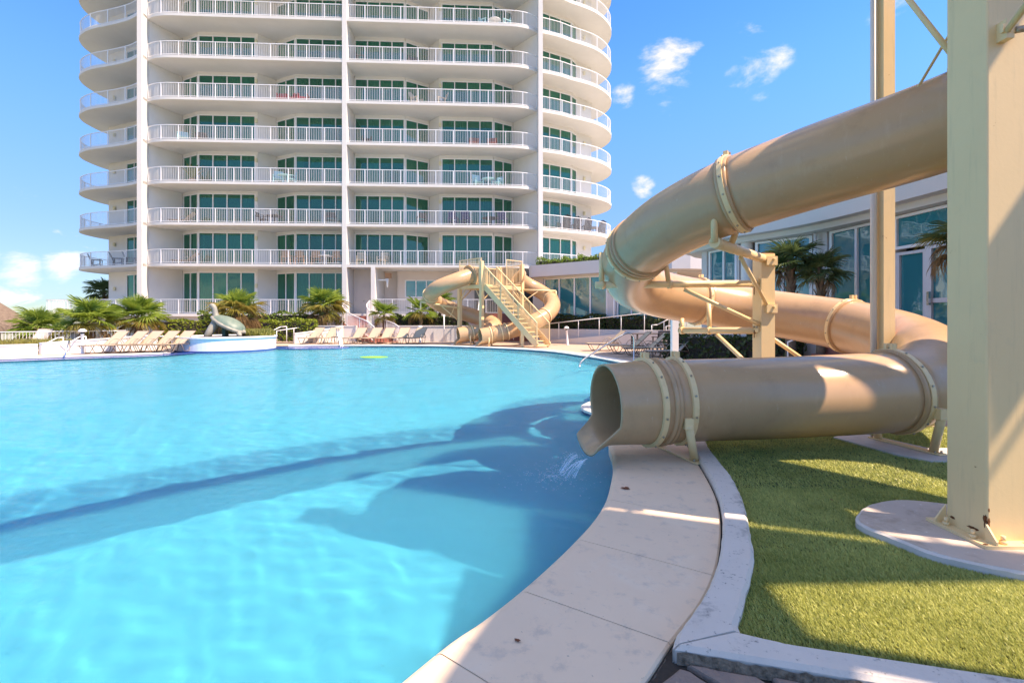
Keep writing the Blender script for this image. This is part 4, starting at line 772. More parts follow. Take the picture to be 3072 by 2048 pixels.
def window(parent, p, q, z0, z1, n, frame='window_frame', glass='glass_green', cur=.75, jamb=.09, mull=.075, depth=.11, curmat='curtain', rseed=0, name='window', back=.22):
    """frame between plan points p, q (world xy) with n panes; panes and curtain are its sub-parts; interior is on the left of p->q"""
    rr = random.Random(rseed); p, q = Vector(p), Vector(q); L_ = (q - p).length; d = (q - p) / L_; nrm = Vector((-d.y, d.x)); ang = math.atan2(d.y, d.x); H = z1 - z0; mb = MB()
    def seg(s0, s1, za, zb, dp=depth, off=0.0): c = p + d * (s0 + s1) / 2 + nrm * (off + dp / 2); mb.box((c.x, c.y, (za + zb) / 2), (s1 - s0, dp, zb - za), ang)
    pw_ = (L_ - 2 * jamb - (n - 1) * mull) / n
    seg(0, L_, z1 - .07, z1); seg(0, L_, z0, z0 + .07); seg(0, jamb, z0 + .07, z1 - .07); seg(L_ - jamb, L_, z0 + .07, z1 - .07); xs = []
    for i in range(n):
        s0 = jamb + i * (pw_ + mull); xs.append(s0)
        if i: seg(s0 - mull, s0, z0 + .07, z1 - .07)
    w_ = mb.build(name, frame, parent); o = ORG[w_.name]
    key = (round(pw_, 3), round(H, 3), glass)
    if key not in PANE:
        m_ = MB(); m_.add([(-pw_ / 2, 0, -H / 2 + .07), (pw_ / 2, 0, -H / 2 + .07), (pw_ / 2, 0, H / 2 - .07), (-pw_ / 2, 0, H / 2 - .07)], [(0, 1, 2, 3)]); me = bpy.data.meshes.new('pane'); me.from_pydata(m_.v, [], m_.f); me.materials.append(MAT[glass]); PANE[key] = me
    for s0 in xs:
        c = p + d * (s0 + pw_ / 2) + nrm * (depth * .55); g_ = bpy.data.objects.new('pane', PANE[key]); link(g_, w_); g_.location = Vector((c.x, c.y, (z0 + z1) / 2)) - o; g_.rotation_euler = (rr.uniform(-.006, .006), 0, ang + rr.uniform(-.008, .008))
    mb = MB(); any_ = False                                   # pleated curtain behind the panes
    for s0 in xs:
        if rr.random() > cur: continue
        any_ = True; a0_, a1_ = s0 - .03, s0 + pw_ * (1.0 if rr.random() < .8 else .5) + .03; m_ = 22; v = []
        for i in range(m_ + 1): t_ = i / m_; c = p + d * (a0_ + (a1_ - a0_) * t_) + nrm * (back + .035 * math.sin(t_ * 34 + s0 * 3)); v += [(c.x, c.y, z0 + .05), (c.x, c.y, z1 - .02)]
        mb.add(v, [(2 * i, 2 * i + 2, 2 * i + 3, 2 * i + 1) for i in range(m_)], True)
    if any_: mb.build('curtain', rr.choice((curmat, curmat, 'curtain_dark', 'curtain_white')), w_)
    return w_
BAY = [('M', (.20, 2.1), (4.12, 2.1)), ('A', (4.16, 2.12), (5.90, 3.18)), ('W', (5.92, 3.2), (6.82, 2.1)), ('M', (6.98, 2.1), (11.1, 2.1)), ('A', (11.14, 2.12), (12.72, 3.08)), ('W', (12.75, 3.1), (14.5, .80))]
lamp_m = MB(); lamp_m.lathe([(.0, -.16), (.09, -.15), (.11, -.05), (.11, .08), (.08, .15), (0, .16)], n=10); _me = bpy.data.meshes.new('wall_lamp'); _me.from_pydata(lamp_m.v, [], lamp_m.f); _me.materials.append(MAT['wall_lamp'])
def wall_lamp(u, v, z): o = bpy.data.objects.new('wall_lamp', _me); link(o, tw); o.location = TW(u, v, z) - ORG[tw.name]
for lv in range(len(ZF)):
    z = ZF[lv]; znext = ZF[lv + 1] if lv + 1 < len(ZF) else z + 3.05; ceil = znext - .2; wt = min(z + 2.64, ceil - .16) if lv else z + 3.25
    # slabs: one sheet per level over the whole plan
    outline = L_WING[::-1] + [(-14.5, .1)] + L_FRONT[::-1] + [(0, .0)] + R_FRONT + [(14.6, .75)] + R_WING + [(14, 13), (-14, 13)]
    if lv == 0: outline = [(-22.4, 1.2), (-14.6, .0), (-.3, 0), (.0, 0), (1.9, .05), (2.1, -.9), (12, -.9), (14.5, .5), (20, 6), (14, 13), (-14, 13), (-20, 9), (-22.4, 6)]
    mb = MB(); mb.prism(P2(outline), z - .2, z); mb.build('floor_slab', 'stucco', tw)
    if lv == len(ZF) - 1: break
    for sgn in (1, -1):
        ground_right = (lv == 0 and sgn == 1)
        if not ground_right:
            wm = Pieces()
            for k_, a_, b_ in BAY:
                if sgn < 0: q_ = lambda u_: u_ if u_ < .3 or u_ > 14 else u_ * 1.055; a_, b_ = (-q_(b_[0]), b_[1]), (-q_(a_[0]), a_[1])
                if k_ == 'W': wall_box(wm, a_, b_, z, ceil)
                else:
                    wall_box(wm, a_, b_, wt, ceil, .14); window(tw, TW(*a_).xy, TW(*b_).xy, z + .02, wt, 4 if k_ == 'M' else 2, cur=.8 if lv > 2 else .45, rseed=lv * 40 + int(a_[0] * 3) + sgn)
            pier = (6.82, 6.98) if sgn > 0 else (-7.364, -7.195); wall_box(wm, (pier[0], 2.08), (pier[1], 2.08), z, ceil, .3)
            wm.build('wall', 'stucco', tw)
            wall_lamp(6.9 if sgn > 0 else -7.28, 2.0, z + 2.2)
            railing(tw, rail_path(R_FRONT if sgn > 0 else L_FRONT[::-1], z), 1.07, .125, 1.33)
    # wings
    wm = Pieces(); wa, wb, wc, wd2 = (14.75, 2.55), (17.75, 4.05), (18.35, 4.85), (19.85, 6.0)
    wall_box(wm, wa, wb, wt, ceil, .14); window(tw, TW(*wa).xy, TW(*wb).xy, z + .02, wt, 3, rseed=lv + 700, cur=.9)
    wall_box(wm, wb, wc, wt, ceil, .14); window(tw, TW(wb[0] + .02, wb[1] + .03).xy, TW(*wc).xy, z + .02, wt, 1, rseed=lv + 720, cur=.9)
    wall_box(wm, wc, wd2, z, ceil); wall_box(wm, wd2, (18.6, 10.5), z, ceil)
    la, lb, lc, ld = (-21.1, 5.95), (-19.0, 4.95), (-17.2, 4.1), (-14.75, 3.0)
    wall_box(wm, (-20, 10.5), la, z, ceil); wall_box(wm, la, lb, z, ceil); wall_box(wm, lb, lc, wt, ceil, .14); window(tw, TW(*lb).xy, TW(*lc).xy, z + .02, wt, 2, rseed=lv + 740, cur=.6); wall_box(wm, lc, ld, z, ceil)
    wm.build('wing_wall', 'stucco', tw); wall_lamp(19.1, 5.3, z + 2.1); wall_lamp(-20.3, 5.45, z + 2.1)
    if lv > 0: railing(tw, rail_path(R_WING, z), 1.07, .125, 1.9); railing(tw, rail_path(L_WING[::-1], z), 1.07, .125, 1.9)
    else: railing(tw, rail_path([(-22.3, 5.5), (-22.3, 1.3), (-14.7, .02)], z), 1.07, .125, 1.9)
# fins and the dark interior behind the glass
for u in (-14.67, 0, 14.67):
    wm = Pieces(); wall_box(wm, (u - .17, -.02), (u + .17, -.02), 0, 30.2, 2.3 if u == 0 else .95); wm.build('fin', 'stucco', tw)
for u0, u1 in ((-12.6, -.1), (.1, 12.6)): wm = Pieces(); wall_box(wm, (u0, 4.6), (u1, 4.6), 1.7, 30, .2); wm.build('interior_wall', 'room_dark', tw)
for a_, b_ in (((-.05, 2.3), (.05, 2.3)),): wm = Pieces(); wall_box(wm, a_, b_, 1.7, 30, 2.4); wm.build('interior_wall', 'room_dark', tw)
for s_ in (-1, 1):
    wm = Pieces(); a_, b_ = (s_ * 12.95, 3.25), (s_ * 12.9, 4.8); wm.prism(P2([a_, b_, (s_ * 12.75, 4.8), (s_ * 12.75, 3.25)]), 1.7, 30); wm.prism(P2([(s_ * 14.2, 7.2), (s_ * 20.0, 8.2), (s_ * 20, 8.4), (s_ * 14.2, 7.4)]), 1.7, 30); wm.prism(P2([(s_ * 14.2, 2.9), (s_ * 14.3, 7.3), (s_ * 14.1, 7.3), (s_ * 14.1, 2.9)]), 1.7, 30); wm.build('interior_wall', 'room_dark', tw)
# ground level of the right bay: recessed pink wall, door nook, window of three panes
wm = Pieces(); z, ceil = ZF[0], ZF[1] - .2; wall_box(wm, (.18, 1.9), (1.94, 1.9), z, ceil); wall_box(wm, (2.26, 3.4), (3.4, 3.4), z, ceil); wall_box(wm, (3.4, 2.9), (4.0, 2.9), z, ceil); wall_box(wm, (6.6, 2.9), (14.4, 2.9), z, ceil); wall_box(wm, (4.0, 2.9), (6.6, 2.9), z, z + 1.35, .14); wall_box(wm, (4.0, 2.9), (6.6, 2.9), z + 2.75, ceil, .14)
wm.prism(P2([(14.3, .6), (14.5, .6), (14.5, 3.0), (14.3, 3.0)]), z, ceil); wm.build('ground_wall', 'pink_stucco', tw)
window(tw, TW(4.0, 2.9).xy, TW(6.6, 2.9).xy, z + 1.35, z + 2.75, 3, rseed=5, cur=.0, glass='glass_teal')
wm = Pieces(); wm.prism(P2([(1.95, -.02), (2.25, -.02), (2.25, 3.4), (1.95, 3.4)]), z, ceil); wm.build('pier', 'stucco', tw)
mb = MB(); c = TW(1.35, 1.86, z + 1.05); mb.box(c, (.9, .06, 2.1), TH); d_ = mb.build('door', 'pink_stucco', tw); mb = MB(); c = TW(1.0, 1.8, z + 1.0); mb.box(c, (.04, .05, .14), TH); mb.build('handle', 'steel', d_)
mb = MB(); c = TW(3.0, 1.2, z + 2.95); mb.box(c, (.45, .3, .4), TH); wh_ = mb.build('wall_box', 'brown_cushion', tw); mb = MB(); mb.box(TW(2.6, 1.1, z + 2.6), (.8, .1, .1), TH); mb.tube([TW(2.95, 1.1, z + 2.7), TW(2.95, 1.1, z + 2.05)], [.11, .05], 8); mb.build('bracket_lamp', 'white_metal', wh_)
railing(tw, [TW(2.3, -.82, z), TW(11.9, -.82, z), TW(14.3, .5, z)], 1.07, .125, 1.33)

# plinth below the ground slab
wm = Pieces(); wall_box(wm, (-20.5, 3.5), (-14.5, .35), -.2, ZF[0] - .2); wall_box(wm, (-14.5, .35), (-.2, .35), -.2, ZF[0] - .2); wall_box(wm, (2.1, -.5), (12, -.5), -.2, ZF[0] - .2); wall_box(wm, (12, -.5), (14.6, .7), -.2, ZF[0] - .2); wm.build('plinth', 'grey_stucco', tw)

# ================================================================== pool house on the right
ph = thing('pool_house', 'low white pool house with tall teal windows and a deep curved fascia', 'pool house', (9, 18, 0))
def offs(P, d): return [tuple(p) for p in offset_line(P, d)]
big_line = [(10.6, 20.6), (7.9, 20.0), (7.2, 19.1), (7.80, 16.7), (9.12, 14.8), (9.42, 12.5), (9.75, 9.5), (10.1, 5.5)]
fas = curve2([(10.4, 22.2), (8.6, 22.0), (7.2, 20.9), (6.62, 19.0), (7.05, 16.9), (8.05, 15.0), (8.62, 13.2), (8.95, 10.5), (9.4, 5.5)], .35)
mb = MB(); mb.prism(fas + [(22, 5.5), (22, 22.2)], 4.18, 5.05); mb.build('fascia', 'grey_stucco', ph)
fas2 = curve2([(9.5, 21.6), (8.0, 21.1), (7.25, 20.2), (6.95, 19.0), (7.45, 16.9), (8.5, 14.9), (9.0, 13.0), (9.3, 10.5), (9.75, 5.5)], .35)
mb = MB(); mb.prism(fas2 + [(21.5, 5.5), (21.5, 21.5)], 4.02, 4.19); mb.build('soffit', 'soffit', ph)
FZ = .95
mb = MB(); mb.prism([(10.6, 20.9), (7.5, 20.3), (6.8, 19.1), (7.5, 16.5), (8.85, 14.6), (9.1, 12.4), (9.45, 9.4), (9.8, 5.5), (22, 5.5), (22, 20.9)], -.02, FZ); mb.build('plinth', 'grey_stucco', ph)
def pier(poly, z0=FZ, z1=4.03, name='pier', mt='grey_stucco'): mb = MB(); mb.prism(poly, z0, z1); return mb.build(name, mt, ph)
pier([(7.28, 19.2), (7.34, 18.85), (7.9, 18.9), (7.9, 19.6), (10, 20.5), (10, 20.7), (7.6, 19.9)])
window(ph, (7.36, 18.72), (7.74, 17.05), FZ, 4.0, 2, glass='glass_teal', cur=.9, rseed=31)
mb = MB(); mb.lathe([(.19, FZ), (.19, 4.03)], (7.86, 16.72, 0), 18); mb.build('round_column', 'stucco', ph)
window(ph, (7.98, 16.42), (9.02, 15.02), FZ, 4.0, 2, glass='glass_teal', cur=0, rseed=32)
pier([(9.04, 15.0), (9.13, 14.5), (9.5, 14.5), (9.4, 15.2)])
mb = MB(); mb.tube([(8.93, 14.72, FZ), (8.93, 14.72, 4.0)], .05, 10); mb.build('downpipe', 'white_metal', ph); mb = MB(); mb.tube([(7.62, 17.0, FZ), (7.62, 17.0, 4.0)], .05, 10); mb.build('downpipe', 'white_metal', ph)
window(ph, (9.15, 14.42), (9.38, 12.55), FZ, 4.0, 2, glass='glass_teal', cur=0, rseed=33)
pier([(9.38, 12.5), (9.40, 12.35), (9.7, 12.3), (9.7, 12.55)])
window(ph, (9.40, 12.33), (9.62, 9.9), 3.18, 4.0, 1, glass='glass_teal', cur=0, rseed=34, name='transom')
window(ph, (9.41, 12.3), (9.50, 11.42), FZ, 3.1, 1, glass='glass_teal', cur=0, rseed=35, frame='door_white', jamb=.13, name='door')
d2 = window(ph, (9.38, 11.36), (9.50, 10.35), FZ, 3.14, 1, glass='glass_teal', cur=0, rseed=36, frame='door_white', jamb=.15, name='door')
mb = MB(); mb.box((9.33, 11.2, FZ + 1.0), (.05, .06, .3)); mb.build('handle', 'steel', d2)
mb = MB(); mb.box((9.385, 10.85, FZ + .95), (.05, .95, .10), R(-7)); mb.build('mid_rail', 'door_white', d2)
pier([(9.6, 10.2), (9.9, 5.5), (10.2, 5.5), (9.9, 10.2)])
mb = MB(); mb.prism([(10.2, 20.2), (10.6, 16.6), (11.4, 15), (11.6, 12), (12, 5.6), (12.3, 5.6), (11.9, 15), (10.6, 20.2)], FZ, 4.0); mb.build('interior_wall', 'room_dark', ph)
mb = MB(); mb.prism([(7.6, 18.9), (8.2, 16.9), (9.5, 15.2), (9.8, 12), (10, 5.6), (12, 5.6), (10.6, 20)], FZ + .002, FZ + .02); mb.build('interior_floor', 'brown_cushion', ph)
# lower far wing
pw = thing('pool_house_wing', 'low white wing with teal windows and shrubs on its roof edge', 'pool house', (4.5, 31, 0))
mb = MB(); mb.prism([(1.15, 33.9), (1.25, 32.5), (5.1, 29.3), (8.6, 26.9), (9.6, 26.9), (20, 30), (20, 40), (1.4, 40)], 4.18, 4.93); mb.build('fascia', 'grey_stucco', pw)
mb = MB(); mb.prism([(1.35, 33.9), (1.45, 33.1), (5.2, 30.0), (8.7, 27.5), (19, 30), (19, 39), (1.6, 39)], 4.08, 4.19); mb.build('soffit', 'soffit', pw)
def onl(a, b, px): k = (px - CX) / F; a, b = Vector(a), Vector(b); t_ = (k * a.y - a.x) / ((b.x - a.x) - k * (b.y - a.y)); return tuple(a.lerp(b, t_))
la_, lb_ = (1.55, 33.15), (5.35, 30.1); lc_ = (8.8, 27.75)
window(pw, onl(la_, lb_, 1632), onl(la_, lb_, 1822), 1.0, 4.08, 4, glass='glass_teal', cur=.3, rseed=51, mull=.09)
window(pw, onl(lb_, lc_, 1850), onl(lb_, lc_, 2030), 1.0, 4.08, 4, glass='glass_teal', cur=.6, rseed=52, mull=.09)
for a_, b_ in ((onl(la_, lb_, 1600), onl(la_, lb_, 1631)), (onl(la_, lb_, 1823), onl(lb_, lc_, 1849))):
    a_, b_ = Vector(a_), Vector(b_); d = (b_ - a_).normalized(); n_ = Vector((-d.y, d.x)); mb = MB(); mb.prism([tuple(a_ - n_ * .05), tuple(b_ - n_ * .05), tuple(b_ + n_ * .4), tuple(a_ + n_ * .4)], 0, 4.09); mb.build('pier', 'grey_stucco', pw)
p = onl(la_, lb_, 1842); mb = MB(); mb.tube([(p[0] - .05, p[1] - .25, 0), (p[0] - .05, p[1] - .25, 4.1)], .05, 8); mb.build('downpipe', 'white_metal', pw)
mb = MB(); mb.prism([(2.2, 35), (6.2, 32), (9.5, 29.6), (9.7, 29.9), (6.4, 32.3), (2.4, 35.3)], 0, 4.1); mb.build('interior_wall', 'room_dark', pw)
mb = MB(); mb.prism([(1.6, 33.2), (5.4, 30.2), (8.8, 27.8), (9.6, 29.5), (2.2, 35)], .9, .99); mb.build('interior_floor', 'brown_cushion', pw)
mb = MB(); mb.prism([(1.3, 32.6), (5.3, 29.75), (8.75, 27.4), (8.8, 27.7), (5.35, 30.05), (1.5, 33.0)], 0, .99); mb.build('sill_wall', 'grey_stucco', pw)

# ================================================================== retaining walls, ramps, stairs
def wall_thing(name, label, pts, z0, z1, th=.22, mt='stucco', cat='wall', cap=.03):
    o = thing(name, label, cat, (pts[0][0], pts[0][1], 0)); P = pts; Q = offset_line(P, th); zz = z1 if isinstance(z1, (list, tuple)) else [z1] * len(P)
    mb = MB(); mb.prism([tuple(p) for p in P] + Q[::-1], z0, list(zz) + list(zz)[::-1]); mb.build('face', mt, o)
    if cap: P2_ = offset_line(P, -.03); Q2 = offset_line(P, th + .03); mb = MB(); mb.prism(P2_ + Q2[::-1], [z for z in zz] + [z for z in zz][::-1], [z + .06 for z in zz] + [z + .06 for z in zz][::-1]); mb.build('cap', mt, o)
    return o
wall_thing('retaining_wall', 'white retaining wall behind the sun loungers beside the curved stair', [(-13.2, 32.4), (-10.1, 32.4)], -.02, .98)
wall_thing('retaining_wall', 'white retaining wall under the dark hedge left of the slide tower', [(-7.7, 32.3), (-2.6, 32.3)], -.02, .98)
lw = wall_thing('low_wall', 'low bright white wall by the pool rim at the thatched hut', [(-25, 19.4), (-20.6, 20.0), (-19.7, 20.75)], -.02, .38, mt='planter_white')
wall_thing('ramp_wall', 'white sloping ramp wall with railing behind the left loungers', [(-19.65, 20.9), (-19.0, 22.5), (-17.0, 24.0)], -.02, [.42, .5, .68], .2, 'planter_white')
rw = thing('ramp_railing', 'white handrails with slim posts on the left ramp', 'railing', (-19, 21, 0))
def handrail(root, pts, r=.025, posts=(), name='handrail', mt='white_metal'):
    mb = MB(); mb.tube(spline(pts, .15) if len(pts) > 3 else pts, r, 8); h_ = mb.build(name, mt, root)
    for p, zb in posts: mb = MB(); mb.tube([(p[0], p[1], zb), p], r * .9, 8); mb.build('post', mt, h_)
def rail_line(root, pts, drop, name='handrail', every=1.2, r=.024):
    mb = MB(); 
    for a_, b_ in zip(pts[:-1], pts[1:]): mb.tube([a_, b_], r, 8)
    h_ = mb.build(name, 'white_metal', root); P = [Vector(p) for p in pts]; S = arc_len(P); n = max(1, int(S[-1] / every))
    for i in range(n + 1): p = at_len(P, S, S[-1] * i / n); mb = MB(); mb.tube([(p.x, p.y, p.z - drop), p], r * .85, 8); mb.build('post', 'white_metal', h_)
rail_line(rw, [A(118, 1040, 21.0), A(172, 1013, 21.8), A(190, 1012, 21.9)], .75, every=.9); rail_line(rw, [A(160, 1043, 21.4), A(215, 1024, 21.6), A(238, 1010, 22.2), A(258, 1009, 22.3)], .8, every=.9)
rail_line(rw, [A(190, 1027, 22.2), A(310, 1018, 23.3), A(495, 1008, 24.2)], .55, every=1.1)
# ramp right of the planter
wall_thing('ramp_wall', 'white ramp wall with railing between the turtle planter and the loungers', [(-13.0, 29.9), (-11.7, 31.3), (-10.9, 32.3)], -.02, [.55, .75, .95], .2)
rr2 = thing('ramp_railing', 'white handrail climbing the ramp beside the turtle planter', 'railing', (-13, 29.5, 0)); rail_line(rr2, [A(800, 1000, 28.9), A(842, 980, 29.4), A(860, 979, 29.5)], .95, every=.8); rail_line(rr2, [A(830, 992, 29.6), A(930, 978, 31.5)], .65, every=1.0)

def curved_stair():
    o = thing('curved_stair', 'curved red tiled stair with white railings up to the tower', 'stair', (-9.5, 33, 0))
    cl_ = spline([(-11.35, 37.0, 0), (-11.2, 35.6, 0), (-10.6, 34.3, 0), (-9.7, 33.2, 0), (-8.55, 32.3, 0), (-7.9, 31.5, 0)], .1); S = arc_len(cl_); n = 11; wdt = .82
    def side(d, s): t_ = (at_len(cl_, S, d + .05) - at_len(cl_, S, d - .05)).normalized(); return at_len(cl_, S, d) + Vector((-t_.y, t_.x, 0)) * s
    for i in range(n):
        d0, d1 = S[-1] * i / n, S[-1] * (i + 1) / n; zt = ZF[0] * (1 - (i + 1) / (n + .2)); a_, b_, c_, d_ = side(d0, wdt), side(d1, wdt), side(d1, -wdt), side(d0, -wdt); mb = MB(); mb.prism([tuple(q.xy) for q in (a_, b_, c_, d_)], max(-.01, zt - .35), zt); mb.build('step', 'red_step', o)
    for s in (wdt, -wdt):
        base = [side(S[-1] * i / 24, s) + Vector((0, 0, ZF[0] * (1 - i / 24.0))) for i in range(25)]; railing(o, base, 1.0, .15, 1.8, name='railing', rw=.05, pw=.02)
curved_stair()
rs = thing('red_stair', 'wide straight red stair with white railing behind the slide tower', 'stair', (-.6, 34.5, 0))
for i in range(10): mb = MB(); mb.box((-.6, 33.2 + i * .32, .0925 + i * .0925), (3.6, .33, .185 + i * .185)); mb.build('step', 'red_step', rs)
for x in (-2.35, .1): railing(rs, [(x, 33.0, .1), (x, 36.3, 1.95)], 1.0, .2, 1.6)
mb = MB(); mb.box((-.5, 37.35, 3.55), (4.6, .1, 3.2), TH); mb.build('entrance_glass', 'room_dark', rs)
# ramp in front of the low wing
rp = thing('ramp', 'white ramp with a long white handrail below the dark hedge on the right', 'ramp', (4, 29, 0))
mb = MB(); mb.prism([(1.6, 30.9), (8.4, 25.9), (8.8, 26.6), (2.0, 31.6)], -.02, [.08, .95, .95, .08]); mb.build('ramp_slab', 'grey_stucco', rp)
mb = MB(); mb.prism([(1.3, 31.85), (5.2, 29.0), (8.8, 26.65), (8.95, 26.9), (5.3, 29.25), (1.45, 32.1)], -.02, .86); mb.build('planter_wall', 'grey_stucco', rp)
rail_line(rp, [(1.75, 30.95, 1.12), (5.0, 28.5, 1.52), (8.2, 26.1, 1.92)], 1.0, every=1.35)
rail_line(rp, [A(1955, 975, 25.6), A(1972, 974, 25.6), A(2010, 955, 25.4), A(2028, 948, 25.4)], .5, every=.6); rail_line(rp, [A(1998, 978, 25.2), A(2020, 977, 25.2), A(2060, 955, 25)], .4, every=.7)
rs3 = thing('red_stair', 'short red stair below the pool house door, seen between the tubes', 'stair', (8.3, 12.2, 0))
for i in range(5): mb = MB(); mb.box((8.05 + i * .18, 12.0, .095 + i * .095), (2.0 - i * .36, 2.4, .19 + i * .19), R(-8)); mb.build('step', 'red_step', rs3)
mb = MB(); mb.tube([(6.95, 12.6, 0), (6.95, 12.6, .9), (8.6, 12.3, 1.7)], .022, 8); mb.build('handrail', 'white_metal', rs3)
wp = thing('white_post', 'white square post standing on the deck behind the spiral slide', 'post', (3.77, 11.6, 0)); mb = MB(); mb.box((3.77, 11.6, .75), (.145, .145, 1.5)); mb.build('shaft', 'shower_white', wp); mb = MB(); mb.box((3.77, 11.6, .02), (.24, .24, .03)); mb.build('base_plate', 'shower_white', wp)

# ================================================================== turtle planter
pc = (-14.5, 25.35)
pl = thing('round_planter', 'round white planter wall rising from the pool around the turtle', 'planter', (pc[0], pc[1], WZ))
mb = MB(); mb.lathe([(2.29, -1.3), (2.29, -.02)], (pc[0], pc[1], 0), 72); mb.build('blue_base', 'tile_blue', pl)
mb = MB(); mb.lathe([(2.30, -.022), (2.30, .55), (2.36, .555), (2.36, .625), (2.06, .63), (2.04, .5)], (pc[0], pc[1], 0), 72, smooth=False); mb.build('wall', 'planter_white', pl)
mb = MB(); mb.lathe([(2.05, .54), (1.2, .60), (0, .62)], (pc[0], pc[1], 0), 36); mb.build('soil', 'soil', pl)
tu = thing('turtle_statue', 'grey green bronze sea turtle statue stretching its neck up', 'statue', (-13.98, 24.55, .58))
def skin(name, verts, edges, radii, mt, parent, sub=2):
    me = bpy.data.meshes.new(name); me.from_pydata([tuple(v) for v in verts], edges, []); o = bpy.data.objects.new(name, me); link(o, parent); me.materials.append(MAT[mt])
    md = o.modifiers.new('skin', 'SKIN'); md.use_smooth_shade = True
    for i, r in enumerate(radii): me.skin_vertices[0].data[i].radius = r if isinstance(r, tuple) else (r, r)
    me.skin_vertices[0].data[0].use_root = True; s_ = o.modifiers.new('sub', 'SUBSURF'); s_.levels = s_.render_levels = sub; return o
tv = [(.05, 0, .55), (-.42, 0, .78), (-.55, 0, 1.0), (-.60, 0, 1.22), (-.62, 0, 1.42), (-.72, 0, 1.54), (-.86, 0, 1.63), (.55, 0, .36),
      (-.40, -.34, .62), (-.52, -.50, .34), (-.66, -.56, .05), (-.78, -.62, .02), (-.36, .34, .60), (-.40, .52, .32), (-.5, .60, .05), (.72, -.30, .22), (.86, -.42, .03), (.72, .3, .2), (.86, .42, .03), (.92, 0, .20)]
te = [(0, 1), (1, 2), (2, 3), (3, 4), (4, 5), (5, 6), (0, 7), (1, 8), (8, 9), (9, 10), (10, 11), (1, 12), (12, 13), (13, 14), (7, 15), (15, 16), (7, 17), (17, 18), (7, 19)]
tr_ = [(.22, .22), .19, .16, .135, .125, .15, .09, (.2, .2), .21, .20, .17, .09, .17, .15, .12, .13, .11, .13, .11, .05]
skin('body', tv, te, tr_, 'bronze', tu)
mb = MB(); n1, n2 = 40, 18; v = []; f = []                                     # domed shell with scalloped rim
for i in range(n2 + 1):
    ph_ = i / n2 * math.pi
    for k in range(n1):
        a_ = k * 2 * math.pi / n1; rx = .80 * math.sin(ph_); ry = .60 * math.sin(ph_); zz = math.cos(ph_); zz = zz * (.34 if zz > 0 else .14)
        edge = math.exp(-((ph_ - 1.62) / .16) ** 2); sc = 1 + edge * (.06 + .045 * math.sin(a_ * 12)); gro = 1 - .045 * (math.cos(a_ * 5) > .86) * (ph_ < 1.4) - .03 * (abs(ph_ - .75) < .08)
        x, y, z_ = rx * math.cos(a_) * sc, ry * math.sin(a_) * sc, zz * gro - edge * .03; x *= (1 - .12 * x); q = R(27); v.append((.16 + x * math.cos(q) + z_ * math.sin(q), y, .60 - x * math.sin(q) + z_ * math.cos(q)))
f = [(i * n1 + k, i * n1 + (k + 1) % n1, (i + 1) * n1 + (k + 1) % n1, (i + 1) * n1 + k) for i in range(n2) for k in range(n1)]
ORG_t = ORG[tu.name]; mb.add([Vector(q) + ORG_t for q in v], [x[::-1] for x in f], True); sh_ = mb.build('shell', 'bronze_shell', tu)
mb = MB(); mb.box(ORG_t + Vector((-.18, .15, .25)), (.16, .3, .5)); mb.build('support_block', 'bronze_dark', tu)
mb = MB(); v = []; n1 = 96                                                       # pale scalloped rim of the shell
for k in range(n1):
    a_ = k * 2 * math.pi / n1; sc = 1.06 + .05 * abs(math.sin(a_ * 6)); q = R(27)
    for dr, dz in ((-.10, .085), (.0, .05), (.03, -.02), (-.06, -.11)):
        x, y = (.80 * sc + dr) * math.cos(a_), (.60 * sc + dr) * math.sin(a_); x *= (1 - .12 * x); z_ = dz - .03; v.append(ORG_t + Vector((.16 + x * math.cos(q) + z_ * math.sin(q), y, .60 - x * math.sin(q) + z_ * math.cos(q))))
mb.add(v, [(k * 4 + j, ((k + 1) % n1) * 4 + j, ((k + 1) % n1) * 4 + j + 1, k * 4 + j + 1) for k in range(n1) for j in range(3)], True); mb.build('shell_rim', 'bronze', tu)

# ================================================================== plants
def fan_mesh(name, n, Rl, droop, pet, spread, mt, seed, narrow=1.0):
    rr = random.Random(seed); v = []; f = []
    pv_ = [(-.012, 0, 0), (.012, 0, 0), (.009, pet, .0), (-.009, pet, .0), (0, 0, -.02), (0, pet, -.015)]; v += pv_; f += [(0, 1, 2, 3), (0, 3, 5, 4), (1, 4, 5, 2)]
    for i in range(n):
        a = R(-spread + 2 * spread * (i + .5) / n); L_ = Rl * (1 - .28 * (abs(a) / R(spread)) ** 1.6) * rr.uniform(.88, 1.04); wd = L_ * math.tan(R(spread) / n) * 1.02 * narrow
        dx, dy = math.sin(a), math.cos(a); px_, py_ = dy, -dx; b = len(v); dr = droop * rr.uniform(.6, 1.4); fold = rr.uniform(-.02, .02)
        for t_, wf in ((.02, .05), (.42, .42), (.62, .40), (.85, .18), (1.0, 0.0)):
            z_ = .10 * Rl * math.sin(t_ * 2.2) - dr * Rl * t_ ** 2.2 - .08 * Rl * (abs(a) / R(spread)) * t_ * -1; r_ = L_ * t_ * (1 - .12 * dr * t_ ** 2)
            cx_, cy_ = dx * r_, pet + dy * r_
            if wf > 0: v += [(cx_ - px_ * wd * wf, cy_ - py_ * wd * wf, z_ + .018 * Rl), (cx_, cy_, z_ - .012 * Rl), (cx_ + px_ * wd * wf, cy_ + py_ * wd * wf, z_ + .018 * Rl)]
            else: v.append((cx_, cy_, z_))
        for s in range(3): q = b + s * 3; f += [(q, q + 1, q + 4, q + 3), (q + 1, q + 2, q + 5, q + 4)]
        q = b + 9; f += [(q, q + 1, q + 3), (q + 1, q + 2, q + 3)]
    me = bpy.data.meshes.new(name); me.from_pydata(v, [], f); me.materials.append(MAT[mt]); return me
